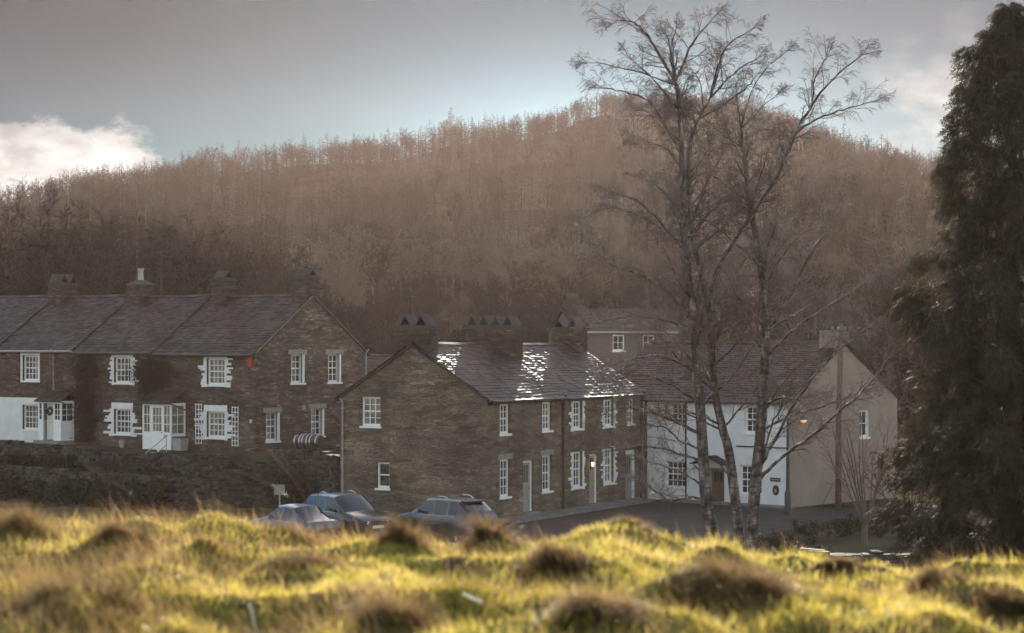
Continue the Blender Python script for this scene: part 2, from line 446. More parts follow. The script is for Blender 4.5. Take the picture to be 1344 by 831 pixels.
def road_fn(s, t):
    # s along from the parking place to the lamp post, t from the verge to the house fronts
    near = [Vector((-13.5, 78.0)), Vector((-4, 76.5)), Vector((4, 76.5)), Vector((9.3, 82.5)), Vector((13.6, 91.5)), Vector((32, 99))]
    far = [Vector((-13.0, 92.5)), Vector((-4.5, 90.9)), C0 + EXH * 1.0 + Vector((1.3, -.6)), W0 + Vector((.1, -1.6)), W0 + EXW * 8.6 + Vector((.3, -1.2)), Vector((32, 104))]
    k = s * 5; i = min(int(k), 4); f = k - i
    a = lerp(near[i], near[i + 1], f); b = lerp(far[i], far[i + 1], f)
    p = lerp(a, b, t)
    return p.x, p.y
road = drape('road', road_fn, 60, 24, 0.012, M['asphalt']); tag(road, kind='structure')
M['flag'] = m_plain('paving_stone', (0.17, 0.16, 0.145), 0.75, 0.3, 2.5)
def slab_along(name, pts_in, pts_out, h, mat):
    mb = MB(); n = len(pts_in); vs = []
    for a, b in zip(pts_in, pts_out):
        za = max(gz(a.x, a.y), gz(b.x, b.y))
        vs += [(a.x, a.y, za - .3), (b.x, b.y, za - .3), (b.x, b.y, za + h), (a.x, a.y, za + h)]
    fs = []
    for i in range(n - 1):
        o = i * 4; q = o + 4
        for k in range(4): fs.append((o + k, o + (k + 1) % 4, q + (k + 1) % 4, q + k))
    fs += [(3, 2, 1, 0), ((n - 1) * 4, (n - 1) * 4 + 1, (n - 1) * 4 + 2, (n - 1) * 4 + 3)]
    mb.add(vs, fs)
    return mb.build(name, mat)
nH = Vector((EXH.y, -EXH.x)); nW = Vector((EXW.y, -EXW.x))
ins, outs = [], []
for k in range(12):
    t = 0.3 + k * 14.2 / 11
    ins.append(C0 + EXH * t - nH * .05); outs.append(C0 + EXH * t + nH * 1.25)
tag(slab_along('pavement', ins, outs, .12, M['flag']), kind='structure')
ins, outs = [], []
for k in range(10):
    t = 1.6 + k * 7.3 / 9
    ins.append(W0 + EXW * t - nW * .05); outs.append(W0 + EXW * t + nW * .75)
tag(slab_along('pavement', ins, outs, .10, M['flag']), kind='structure')
# ------------------------------------------------------------------ cottages
class Face:
    """a wall plane of a house: a runs along it (seen from outside, left to right), o points out"""
    def __init__(s, base, ea, n, zb):
        s.base, s.ea, s.n, s.zb = Vector(base), Vector(ea), Vector(n), zb
    def at(s, a, z, o=0.0):
        p = s.base + s.ea * a + s.n * o
        return Vector((p.x, p.y, z - s.zb))
    def box(s, mb, a0, a1, z0, z1, o0, o1):
        mb.hexa([s.at(a0, z0, o1), s.at(a1, z0, o1), s.at(a1, z0, o0), s.at(a0, z0, o0),
                 s.at(a0, z1, o1), s.at(a1, z1, o1), s.at(a1, z1, o0), s.at(a0, z1, o0)])

def wall_panel(mb, fc, a0, a1, z0, z1, openings, rev=0.2):
    As = sorted({a0, a1, *[o[0] for o in openings], *[o[1] for o in openings]})
    Zs = sorted({z0, z1, *[o[2] for o in openings], *[o[3] for o in openings]})
    for i in range(len(As) - 1):
        for j in range(len(Zs) - 1):
            ca, cz = (As[i] + As[i + 1]) / 2, (Zs[j] + Zs[j + 1]) / 2
            if any(o[0] < ca < o[1] and o[2] < cz < o[3] for o in openings): continue
            mb.add([fc.at(As[i], Zs[j]), fc.at(As[i + 1], Zs[j]), fc.at(As[i + 1], Zs[j + 1]), fc.at(As[i], Zs[j + 1])], [(0, 1, 2, 3)])
    for (b0, b1, c0, c1) in openings:
        f, k = (lambda a, z: fc.at(a, z)), (lambda a, z: fc.at(a, z, -rev))
        mb.add([f(b0, c0), k(b0, c0), k(b0, c1), f(b0, c1)], [(0, 1, 2, 3)])
        mb.add([f(b1, c0), k(b1, c0), k(b1, c1), f(b1, c1)], [(3, 2, 1, 0)])
        mb.add([f(b0, c0), f(b1, c0), k(b1, c0), k(b0, c0)], [(0, 1, 2, 3)])
        mb.add([f(b0, c1), f(b1, c1), k(b1, c1), k(b0, c1)], [(3, 2, 1, 0)])

class House:
    def __init__(h, name, label, cat, O, ex, L, D, zb, ze, zr, wallmat, group=None):
        h.L, h.D, h.zb, h.ze, h.zr = L, D, zb, ze, zr
        h.root = thing(name, label, cat, (O.x, O.y, zb), math.atan2(ex.y, ex.x), group)
        h.front = Face((0, 0, 0), (1, 0, 0), (0, -1, 0), zb)
        h.gl = Face((0, D, 0), (0, -1, 0), (-1, 0, 0), zb)
        h.gr = Face((L, 0, 0), (0, 1, 0), (1, 0, 0), zb)
        h.back = Face((L, D, 0), (-1, 0, 0), (0, 1, 0), zb)
        h.wallmat = wallmat
        h.tan = (zr - ze) / (D / 2)
        h.sides = {'front': h.front, 'gl': h.gl, 'gr': h.gr, 'back': h.back}
        h.op = {k: [] for k in h.sides}
    def walls(h, foot, gables=('gl', 'gr'), skip=()):
        mb = MB()
        for k, fc in h.sides.items():
            if k in skip: continue
            W = h.L if k in ('front', 'back') else h.D
            if k in ('gl', 'gr') and k not in gables: continue
            wall_panel(mb, fc, 0, W, foot, h.ze - .04, h.op[k])
            if k in ('gl', 'gr'):
                mb.add([fc.at(0, h.ze - .04), fc.at(W, h.ze - .04), fc.at(W / 2, h.zr - .06)], [(0, 1, 2)])
        mb.add([(0, 0, foot - h.zb), (h.L, 0, foot - h.zb), (h.L, h.D, foot - h.zb), (0, h.D, foot - h.zb)], [(3, 2, 1, 0)])
        h.wall = mb.build('wall', h.wallmat, h.root)
        return h.wall
    def roof(h, ov=.22, vl=.0, vr=.0, seed=1, mat='slate', expo=.21):
        rnd = random.Random(seed)
        run = h.D / 2 + ov; th = math.atan(h.tan); S = run / math.cos(th)
        z0 = h.ze - ov * h.tan - h.zb
        board = MB()
        sag = lambda x: -.05 * math.sin(math.pi * min(max(x / h.L, 0), 1)) + .035 * float(vnoise(x / 1.3, seed * 3.7)) - .02
        x0, x1 = -vl, h.L + vr
        for sgn in (0, 1):
            y0 = -ov if sgn == 0 else h.D + ov
            ys_ = 1 if sgn == 0 else -1
            def pt(x, s, up): 
                return Vector((x, y0 + ys_ * (s * math.cos(th) - up * math.sin(th)), z0 + s * math.sin(th) + up * math.cos(th)))
            c = [pt(x0, 0, -.13), pt(x1, 0, -.13), pt(x1, S, -.13), pt(x0, S, -.13), pt(x0, 0, -.09), pt(x1, 0, -.09), pt(x1, S, -.09), pt(x0, S, -.09)]
            if sgn: c = [c[1], c[0], c[3], c[2], c[5], c[4], c[7], c[6]]
            board.hexa(c)
        h.roofo = board.build('roof', M['slate_board'], h.root)
        sl = MB()
        for sgn in (0, 1):
            y0 = -ov if sgn == 0 else h.D + ov
            ys_ = 1 if sgn == 0 else -1
            def pt(x, s, up):
                return (x, y0 + ys_ * (s * math.cos(th) - up * math.sin(th)), z0 + s * math.sin(th) + up * math.cos(th) + sag(x) * (.35 + .65 * s / S))
            s = -.03; i = 0
            while s < S - .02:
                e = expo * (1.15 - .35 * s / S)
                x = x0 - rnd.random() * .2
                while x < x1:
                    w = rnd.uniform(.2, .42)
                    a, b = max(x, x0), min(x + w - .006, x1)
                    x += w
                    if b - a < .03: continue
                    j = rnd.uniform(-.014, .014); up = rnd.uniform(.022, .05); tw = rnd.uniform(-.007, .007)
                    t1 = min(s + e + .06, S)
                    lo = s + j
                    v = [pt(a, lo, .004), pt(b, lo, .004), pt(a, lo, up + tw), pt(b, lo, up - tw), pt(b, t1, .008), pt(a, t1, .008)]
                    f = [(0, 1, 3, 2), (2, 3, 4, 5), (0, 2, 5), (1, 4, 3)]
                    if sgn: f = [tuple(reversed(q)) for q in f]
                    sl.add(v, f)
                s += e; i += 1
        sl.build('slates', M[mat], h.roofo)
        rt = MB(); x = x0
        zr = z0 + S * math.sin(th)
        while x < x1 - .05:
            e = min(x + .44, x1); q = rnd.uniform(-.008, .008)
            for sg in (-1, 1):
                A, B = (x, h.D / 2, zr + .075 + q + sag(x)), (e, h.D / 2, zr + .075 + q + sag(e))
                dy, dz = sg * .17, -.17 * h.tan
                v = [A, B, (e, h.D / 2 + dy, B[2] + dz), (x, h.D / 2 + dy, A[2] + dz)]
                v2 = [(p[0], p[1], p[2] - .03) for p in v]
                rt.add(v + v2, [(0, 1, 2, 3), (4, 5, 6, 7), (2, 3, 7, 6), (0, 3, 7, 4), (1, 2, 6, 5)])
            x = e + .006
        rt.build('ridge_tiles', M['slate'], h.roofo)
        return h.roofo
    def verge(h, side, mat):
        """strip of mortar or board under the edge of the roof on a gable"""
        fc = h.sides[side]; mb = MB()
        for (a, b) in ((0, h.D / 2), (h.D, h.D / 2)):
            p = [fc.at(a, h.ze - .13, .004), fc.at(b, h.zr - .13, .004), fc.at(b, h.zr - .05, .004), fc.at(a, h.ze - .05, .004)]
            q = [fc.at(a, h.ze - .13, .06), fc.at(b, h.zr - .13, .06), fc.at(b, h.zr - .05, .06), fc.at(a, h.ze - .05, .06)]
            mb.add(p + q, [(4, 5, 6, 7), (0, 1, 5, 4), (1, 2, 6, 5), (2, 3, 7, 6), (3, 0, 4, 7)])
        mb.build('verge', mat, h.root)
    def gutter(h, a0=None, a1=None, mat='drain'):
        mb = MB(); a0 = 0 if a0 is None else a0; a1 = h.L if a1 is None else a1
        z = h.ze - .22 * h.tan - .06
        mb.tube([h.front.at(a0, z, .27), h.front.at(a1, z, .27)], .06, 8)
        mb.build('gutter', M[mat], h.root, 60)
    def downpipe(h, side, a, z0, z1, mat='drain', r=.045, off=.07):
        fc = h.sides[side]; mb = MB()
        mb.tube([fc.at(a, z1 + .05, .24), fc.at(a, z1 - .12, off), fc.at(a, z0, off)], r, 8)
        for z in np.linspace(z0 + .3, z1 - .4, 3): fc.box(mb, a - r - .02, a + r + .02, z, z + .06, .0, off + r + .008)
        mb.build('downpipe', M[mat], h.root, 60)
    def window(h, side, a, z0, w, ht, nx=4, nz=4, glass='glass', sill=True, rev=.14, lintel=None, head=.0, mid=True):
        fc = h.sides[side]
        h.op[side].append((a - w / 2, a + w / 2, z0, z0 + ht))
        mb = MB(); b0, b1, c0, c1 = a - w / 2 + .003, a + w / 2 - .003, z0 + .003, z0 + ht - .003
        o0, o1 = -rev - .06, -rev + .02
        t = .075
        fc.box(mb, b0, b0 + t, c0, c1, o0, o1); fc.box(mb, b1 - t, b1, c0, c1, o0, o1)
        fc.box(mb, b0 + t, b1 - t, c0, c0 + t + .02, o0, o1); fc.box(mb, b0 + t, b1 - t, c1 - t, c1, o0, o1)
        g0, g1, k0, k1 = b0 + t, b1 - t, c0 + t + .02, c1 - t
        mz = (k0 + k1) / 2
        if mid: fc.box(mb, g0, g1, mz - .03, mz + .03, o0 + .01, o1 - .012)
        bt = .016
        for i in range(1, nx):
            x = g0 + (g1 - g0) * i / nx
            for (q0, q1) in ((k0, mz - .03), (mz + .03, k1)) if mid else ((k0, k1),):
                fc.box(mb, x - bt, x + bt, q0, q1, o0 + .015, o1 - .03)
        rows = [k0 + (mz - .03 - k0) * .5, mz + .03 + (k1 - mz - .03) * .5] if (mid and nz >= 4) else ([k0 + (k1 - k0) * i / nz for i in range(1, nz)] if not mid else [])
        for z in rows:
            xs_ = [g0] + [g0 + (g1 - g0) * i / nx for i in range(1, nx)] + [g1]
            for i in range(len(xs_) - 1):
                l = xs_[i] + (bt if i else 0); r = xs_[i + 1] - (bt if i < len(xs_) - 2 else 0)
                fc.box(mb, l, r, z - bt, z + bt, o0 + .015, o1 - .03)
        wn = mb.build('window', M['white'], h.root)
        pm = MB(); fc.box(pm, g0 + .001, g1 - .001, k0 + .001, k1 - .001, o0 + .008, o0 + .013)
        pm.build('pane', M[glass], wn)
        if sill:
            s = MB(); fc.box(s, b0 - .06, b1 + .06, z0 - .09, z0 + .001, -rev + .021, .06)
            s.build('sill', M['white'], wn)
        if lintel:
            s = MB(); fc.box(s, b0 - .18, b1 + .18, z0 + ht + .004, z0 + ht + .24, .0, .018)
            s.build('lintel', M[lintel], wn)
        return wn
    def surround(h, side, a, z0, w, ht, seed, reach=.42, lintel=True):
        """lime-washed rough stones and head round an opening"""
        fc = h.sides[side]; rnd = random.Random(seed)
        for sg in (-1, 1):
            mb = MB(); z = z0 - .12
            while z < z0 + ht:
                hh = rnd.uniform(.07, .15)
                r = rnd.uniform(.12, reach) if rnd.random() < .8 else rnd.uniform(reach, reach * 1.7)
                e = a + sg * (w / 2 + .002); f = e + sg * r
                lo, hi = min(e, f), max(e, f)
                fc.box(mb, lo, hi, z, min(z + hh - .004, z0 + ht), -.02, rnd.uniform(.012, .035))
                z += hh
            mb.build('painted_surround', M['limewash'], h.root)
        if lintel:
            mb = MB(); fc.box(mb, a - w / 2 - .18, a + w / 2 + .18, z0 + ht + .003, z0 + ht + .32, -.02, .03)
            mb.build('painted_lintel', M['limewash'], h.root)
    def door(h, side, a, z0, w, ht, mat='cream', glazed=.4, rev=.16, frame='white', fw=.09):
        fc = h.sides[side]
        h.op[side].append((a - w / 2, a + w / 2, z0, z0 + ht))
        b0, b1, c1 = a - w / 2 + .003, a + w / 2 - .003, z0 + ht - .003
        fm = MB()
        fc.box(fm, b0, b0 + fw, z0, c1, -rev - .08, -rev + .05); fc.box(fm, b1 - fw, b1, z0, c1, -rev - .08, -rev + .05)
        fc.box(fm, b0 + fw, b1 - fw, c1 - fw, c1, -rev - .08, -rev + .05)
        d = MB(); l, r, t = b0 + fw + .003, b1 - fw - .003, c1 - fw - .003
        zg0 = t - (t - z0) * glazed; s = .11; o0, o1 = -rev - .05, -rev
        fc.box(d, l, l + s, z0, t, o0, o1); fc.box(d, r - s, r, z0, t, o0, o1)
        fc.box(d, l + s, r - s, z0, z0 + .2, o0, o1); fc.box(d, l + s, r - s, t - s, t, o0, o1); fc.box(d, l + s, r - s, zg0 - s, zg0, o0, o1)
        fc.box(d, l + s, r - s, z0 + .2, zg0 - s, o0, o1 - .02)
        m_ = (l + r) / 2
        fc.box(d, m_ - .02, m_ + .02, z0 + .2, zg0 - s, o1 - .02, o1 - .006)
        dr = d.build('door', M[mat], h.root)
        fm.build('door_frame', M[frame], dr)
        pn = MB(); fc.box(pn, l + s, r - s, zg0, t - s, o0 + .015, o0 + .02); pn.build('pane', M['glass'], dr)
        br = MB()
        for i in range(1, 3):
            x = l + s + (r - l - 2 * s) * i / 3; fc.box(br, x - .014, x + .014, zg0, t - s, o0 + .021, o1 - .005)
        br.build('glazing_bars', M[mat], dr)
        hd = MB(); c = fc.at(r - .07, z0 + 1.0, o1 + .03); hd.lathe(c, [(.0, -.02), (.03, -.015), (.035, .0), (.03, .015), (.0, .02)], 8); hd.build('handle', M['black'], dr, 60)
        st = MB(); fc.box(st, b0 - .15, b1 + .15, z0 - .3, z0 - .002, -rev - .05, .28); st.build('doorstep', M['quoin'], dr)
        return dr
    def chimney(h, x, y, wx, wy, z0, z1, mat, tents=0, axis='x', capmat='slate_board', slope=False, pot=None, tent_h=.42, tent_w=None):
        mb = MB(); zb = h.zb
        mb.box(x - wx / 2, x + wx / 2, y - wy / 2, y + wy / 2, z0 - zb, z1 - zb - .001)
        ch = mb.build('chimney', mat, h.roofo)
        cp = MB(); rnd = random.Random(int(x * 10 + y * 7))
        zt = z1 - zb
        if slope:
            p = [(x - wx / 2 - .08, y - wy / 2 - .08, zt), (x + wx / 2 + .08, y - wy / 2 - .08, zt), (x + wx / 2 + .08, y + wy / 2 + .08, zt), (x - wx / 2 - .08, y + wy / 2 + .08, zt)]
            q = [(x - .2, y - .2, zt + .26), (x + .2, y - .2, zt + .26), (x + .2, y + .2, zt + .26), (x - .2, y + .2, zt + .26)]
            cp.hexa(p + q)
        else:
            cp.box(x - wx / 2 - .10, x + wx / 2 + .10, y - wy / 2 - .10, y + wy / 2 + .10, zt, zt + .07)
            cp.box(x - wx / 2 + .02, x + wx / 2 - .02, y - wy / 2 + .02, y + wy / 2 - .02, zt + .071, zt + .17)
        # drip stones where the roof meets the stack
        for sg in (-1, 1):
            cp.box(x + sg * (wx / 2 + .05) - .05, x + sg * (wx / 2 + .05) + .05, y - wy / 2 - .05, y + wy / 2 + .05, zt - .42, zt - .37)
        cp.build('capping', M[capmat], h.roofo)
        along = wy if axis == 'x' else wx
        other = (wx if axis == 'x' else wy) * .5 + .02
        for i in range(tents):
            c = (i + .5) / tents * along - along / 2
            tw = (tent_w or along / tents * .78) / 2
            hh = tent_h * rnd.uniform(.85, 1.1); zz = zt + (.17 if not slope else .2)
            t = MB(); th = .035
            for sg in (-1, 1):
                pro = [(c + sg * tw, zz), (c + sg * (tw - .05), zz), (c - sg * .02, zz + hh - .05), (c - sg * .0, zz + hh)]
                if axis == 'x':
                    A = [(x - other, y + p[0], p[1]) for p in pro]; B = [(x + other, y + p[0], p[1]) for p in pro]
                else:
                    A = [(x + p[0], y - other, p[1]) for p in pro]; B = [(x + p[0], y + other, p[1]) for p in pro]
                t.add(A + B, [(0, 1, 2, 3), (7, 6, 5, 4), (0, 3, 7, 4), (1, 2, 6, 5), (0, 1, 5, 4)])
            t.build('chimney_cowl', M['slate'], h.roofo)
        if pot:
            t = MB(); t.lathe((x, y, zt + .15), [(.17, 0), (.16, .1), (.14, pot - .12), (.18, pot - .1), (.18, pot), (.12, pot), (.12, pot - .1)], 14)
            t.build('chimney_pot', M['lead'], h.roofo, 50)
        return ch
    def aerial(h, x, y, z0, z1, width=.9, rz=.3, tilt=0):
        mb = MB(); zb = h.zb
        mb.tube([(x, y, z0 - zb), (x, y, z1 - zb)], .022, 6)
        c, s = math.cos(rz), math.sin(rz)
        mb.tube([(x - c * width / 2, y - s * width / 2, z1 - zb - .08), (x + c * width / 2, y + s * width / 2, z1 - zb - .08 + tilt)], .014, 5)
        for k in range(8):
            q = -width / 2 + width * (k + .5) / 8; l = .13 + .14 * k / 8
            mb.tube([(x + c * q - s * l, y + s * q + c * l, z1 - zb - .08), (x + c * q + s * l, y + s * q - c * l, z1 - zb - .08)], .008, 4)
        mb.build('tv_aerial', M['drain'], h.root)

def lantern(h, side, a, z, lit=False, mat='black', glass='white'):
    fc = h.sides[side]; mb = MB()
    mb.tube([fc.at(a, z + .12, 0), fc.at(a, z + .16, .12), fc.at(a, z + .1, .16)], .014, 6)
    c = fc.at(a, z, .16)
    mb.lathe((c.x, c.y, c.z + .08), [(.09, 0), (.075, .02), (.02, .07)], 8)
    o = mb.build('wall_lamp', M[mat], h.root, 50)
    g = MB(); g.lathe((c.x, c.y, c.z - .1), [(.035, 0), (.06, .05), (.07, .178)], 8); g.build('lamp_glass', M['lamp_lit' if lit else glass], o, 50)
M['lamp_lit'] = m_emit('lit_lamp', (1.0, .66, .30), 4.0)

# ---- stone terrace on the rise (facades run away to the left)
EXR = Vector((.79, -.62)).normalized(); EYR = Vector((EXR.y * -1, EXR.x))
CR = Vector((-12.64, 105.0))
rowg = 'stone cottages of the terrace on the rise'
def row_house(t0, t1, dz, label):
    O = CR - EXR * t1
    return House('terraced_cottage', label, 'cottage', O, EXR, t1 - t0, 8.2, 2.2, 7.19 + dz, 10.08 + dz, M['stone'], rowg)
def ax(h, t, t1): return t1 - t
hA = row_house(0, 7.2, 0.0, 'end cottage of the stone terrace, with a glazed porch, trellises and a bare gable end')
hB = row_house(7.2, 13.4, .07, 'stone terrace cottage between the two porches, dark creeper beside its white-splashed windows')
hC = row_house(13.4, 19.8, .16, 'stone terrace cottage with a half-glazed porch, wreath door and white painted ground floor')
hD = row_house(19.8, 26.5, .24, 'slate-roofed stone terrace cottage cut off by the picture edge')

def row_windows(h, a, seed, up=True, low=True, wmat='glass'):
    if up:
        h.window('front', a, 5.5 + (h.ze - 7.19) * .3, 1.28, 1.32, 4, 4, wmat); h.surround('front', a, 5.5 + (h.ze - 7.19) * .3, 1.28, 1.32, seed)
    if low:
        h.window('front', a, 2.86, 1.28, 1.30, 4, 4, wmat); h.surround('front', a, 2.86, 1.28, 1.30, seed + 1, .55)
row_windows(hA, 7.2 - 2.77, 5, wmat='glass_blind')
row_windows(hB, 13.4 - 9.7, 9)
a = 19.8 - 17.1
hC.window('front', a, 5.55, 1.28, 1.36, 4, 4); hC.window('front', a, 2.9, 1.28, 1.34, 4, 4)
mb = MB(); hC.front.box(mb, a - .82, a + .82, 6.92, 7.08, -.02, .03); hC.front.box(mb, a - .80, a - .643, 5.45, 6.915, -.02, .025); hC.front.box(mb, a + .643, a + .80, 5.45, 6.915, -.02, .025)
mb.build('painted_surround', M['limewash'], hC.root)
# white painted ground floor of hC round its window
mb = MB()
hC.front.box(mb, .02, a - .643, 2.2, 4.62, -.02, .02); hC.front.box(mb, a + .643, 4.05, 2.2, 4.60, -.02, .02)
hC.front.box(mb, a - .64, a + .64, 4.244, 4.63, -.02, .022); hC.front.box(mb, a - .64, a + .64, 2.2, 2.8, -.02, .02)
mb.build('painted_wall', M['limewash'], hC.root)
row_windows(hD, 26.5 - 22.9, 31)
# gable of hA
for (aa, z0, ht, g) in ((3.0, 5.58, 1.44, 'glass'), (5.72, 5.58, 1.44, 'glass'), (1.22, 2.72, 1.42, 'glass'), (4.45, 2.86, 1.40, 'glass')):
    hA.window('gr', aa, z0, .98, ht, 3, 4, g, rev=.26, lintel='quoin')
    mb = MB(); fc = hA.gr
    fc.box(mb, aa + .42, aa + .487, z0 + .01, z0 + ht - .01, -.115, .012); mb.build('painted_reveal', M['white'], hA.root)
for h, g in ((hA, ('gr',)), (hB, ()), (hC, ()), (hD, ('gl',))):
    h.walls(0.6, g)
hA.roof(vl=0, vr=.10, seed=3); hB.roof(seed=4); hC.roof(seed=5); hD.roof(vl=.1, seed=6)
hA.verge('gr', M['quoin'])
hA.gutter(); hB.gutter(); hC.gutter(mat='lead'); hD.gutter(mat='lead')
hC.downpipe('front', 6.05 - .25 - 1.1, 4.7, 7.2, 'quoin'); hA.downpipe('gr', 8.05, 2.4, 7.2, 'lead')
yr = 4.1
hA.chimney(7.2 - .50, yr, .98, 1.0, 9.2, 10.86, M['stack_shade'], 1, 'x', tent_h=.32, tent_w=.6)
hA.chimney(7.2 - 6.45, yr, .8, 1.0, 9.4, 10.86, M['stack_shade'], 1, 'x', tent_h=.4, tent_w=.62)
hB.chimney(13.4 - 12.85, yr, .95, 1.1, 9.4, 10.75, M['stack_shade'], 0, slope=True, pot=.75)
hC.chimney(19.8 - 19.3, yr, 1.0, 1.3, 9.4, 10.8, M['stack_shade'], 2, 'x', tent_h=.5)
hB.aerial(13.4 - 11.45, 4.3, 9.0, 12.6, .7)
# burglar alarm, vent and lamp at the corner
mb = MB(); hA.front.box(mb, 6.78, 7.02, 6.45, 7.0, 0, .10); mb.build('alarm_box', M['red'], hA.root)
mb = MB(); hA.gr.box(mb, 3.3, 3.52, 4.2, 4.45, 0, .05); mb.build('wall_vent', M['lead'], hA.root)
lantern(hA, 'front', 7.05, 3.75)

def porch(h, a0, a1, depth, zt, zr_, zb, style):
    """lean-to glazed porch built on to the front wall"""
    fc = h.front; W = a1 - a0
    fr = MB(); p = .09
    def post(a, o): fc.box(fr, a - p / 2, a + p / 2, zb, zt, o - p / 2, o + p / 2)
    A, B = a0 + p / 2, a1 - p / 2; O = depth - p / 2
    dw = .86; dc = (a0 + a1) / 2 + (0 if style == 'glazed' else -.12); d0, d1 = dc - dw / 2, dc + dw / 2
    for a in (A, d0 - p / 2, d1 + p / 2, B): post(a, O)
    post(A, .05); post(B, .05)
    fc.box(fr, a0, a1, zt + .001, zt + .14, depth - p, depth + .01)
    fc.box(fr, a0, a0 + p, zt + .001, zt + .14, 0.0, depth - p - .002); fc.box(fr, a1 - p, a1, zt + .001, zt + .14, 0.0, depth - p - .002)
    base = zb + (.95 if style == 'glazed' else 1.05)
    segs = [((A + p / 2, d0 - p), 'f'), ((d1 + p, B - p / 2), 'f')]
    glz = []
    def pane(*a):
        g_ = MB(); fc.box(g_, *a); glz.append(g_)
    for (q0, q1), _ in segs:
        if q1 - q0 < .05: continue
        fc.box(fr, q0, q1, zb, base, O - .025, O + .025)
        fc.box(fr, q0, q1, base + .001, base + .06, O - .03, O + .03)
        for k in range(1, 3):
            z = base + (zt - base) * k / 3; fc.box(fr, q0, q1, z - .016, z + .016, O - .018, O + .018)
        if q1 - q0 > .4:
            m_ = (q0 + q1) / 2; fc.box(fr, m_ - .015, m_ + .015, base + .06, zt, O - .0185, O + .0185)
        pane(q0, q1, base + .06, zt, O - .004, O + .004)
    for a in (A, B):
        fc.box(fr, a - .025, a + .025, zb, base, .1, O - p / 2 - .002)
        for k in range(1, 3):
            z = base + (zt - base) * k / 3; fc.box(fr, a - .018, a + .018, z - .016, z + .016, .1, O - p / 2 - .002)
        fc.box(fr, a - .0185, a + .0185, base, zt, (.1 + O) / 2 - .016, (.1 + O) / 2 + .016)
        pane(a - .004, a + .004, base, zt, .1, O - p / 2 - .002)
    po = fr.build('porch', M['white'], h.root)
    for g_ in glz: g_.build('pane', M['glass_blind' if style == 'glazed' else 'glass'], po)
    d = MB(); l, r, t = d0 + .004, d1 - .004, zt - .006; s = .1; g0 = zb + 1.05
    o0, o1 = O - .03, O + .02
    if style == 'glazed':
        fc.box(d, l, l + s, zb + .03, t, o0, o1); fc.box(d, r - s, r, zb + .03, t, o0, o1); fc.box(d, l + s, r - s, t - s, t, o0, o1)
        fc.box(d, l + s, r - s, zb + .03, g0, o0 + .01, o1 - .01)
        g = MB(); fc.box(g, l + s, r - s, g0, t - s, o0 + .01, o0 + .016)
        for i in range(1, 3):
            x = l + s + (r - l - 2 * s) * i / 3; fc.box(d, x - .013, x + .013, g0, t - s, o0 + .017, o1 - .01)
            z = g0 + (t - s - g0) * i / 3; fc.box(d, l + s, r - s, z - .013, z + .013, o0 + .018, o1 - .011)
        dd = d.build('door', M['white'], po); g.build('door_pane', M['glass_blind'], po)
        b = MB(); fc.box(b, (l + r) / 2 + .42 + .1, (l + r) / 2 + .42 + .36, zb + .78, zb + .88, O + .03, O + .045); b.build('letter_plate', M['brass'], po)
    else:
        fc.box(d, l, r, zb + .03, t, o0 - .25, o1 - .25)
        for k in range(1, 6):
            x = l + (r - l) * k / 6; fc.box(d, x - .012, x + .012, zb + .03, t, o1 - .25, o1 - .24)
        d.build('door', M['cream'], po)
        w = MB(); c = fc.at((l + r) / 2 - .12, zb + 1.55, O - .2)
        for i in range(26):
            t_ = 2 * math.pi * i / 26; q = fc.at((l + r) / 2 - .12 + .17 * math.cos(t_), zb + 1.55 + .17 * math.sin(t_), O - .2)
            w.obox(q, (.05, .02, .02), (-.02, .045, .0), (0.01, 0, .05))
        w.build('wreath', M['bush'], po)
    hd = MB(); c = fc.at(r - .06, zb + 1.0, O + .05); hd.lathe(c, [(0, -.03), (.03, -.02), (.03, .02), (0, .03)], 8); hd.build('handle', M['black'], po, 60)
    # slated lean-to roof
    rf = MB(); rnd = random.Random(int(a0 * 100))
    ov = .12
    for i in range(6):
        s0, s1 = i / 6, (i + 1.25) / 6
        a = a0 - ov
        while a < a1 + ov:
            b = min(a + rnd.uniform(.2, .38), a1 + ov)
            def q(aa, s, up): 
                s = min(s, 1.0)
                return fc.at(aa, zt + .15 + (zr_ - zt - .15) * s + up, (depth + .12) * (1 - s) + .01)
            e = rnd.uniform(-.01, .01)
            rf.add([q(a, s0, 0), q(b - .005, s0, 0), q(a, s0, .035 + e), q(b - .005, s0, .035), q(b - .005, s1, .012), q(a, s1, .012), q(b - .005, s1, 0), q(a, s1, 0)],
                   [(0, 1, 3, 2), (2, 3, 4, 5), (0, 2, 5, 7), (1, 6, 4, 3), (0, 7, 6, 1)])
            a = b
    rf.build('porch_roof', M['slate'], po)
    gt = MB(); gt.tube([fc.at(a0 - ov, zt + .12, depth + .16), fc.at(a1 + ov, zt + .12, depth + .16)], .04, 8)
    gt.tube([fc.at(a1 + ov, zt + .12, depth + .16), fc.at(a1 + ov + .05, zt - .25, .1), fc.at(a1 + ov + .05, zt - .4, .06)], .03, 6)
    gt.build('porch_gutter', M['drain'], po, 60)
    st = MB(); fc.box(st, a0 - .1, a1 + .1, zb - .5, zb - .003, 0, depth + .25); st.build('porch_floor', M['quoin'], po)
    return po
porch(hA, 7.2 - 7.05, 7.2 - 4.95, 1.0, 4.42, 5.2, 2.08, 'glazed')
porch(hC, 19.8 - 15.35, 19.8 - 13.5, .9, 4.38, 5.1, 2.42, 'half')

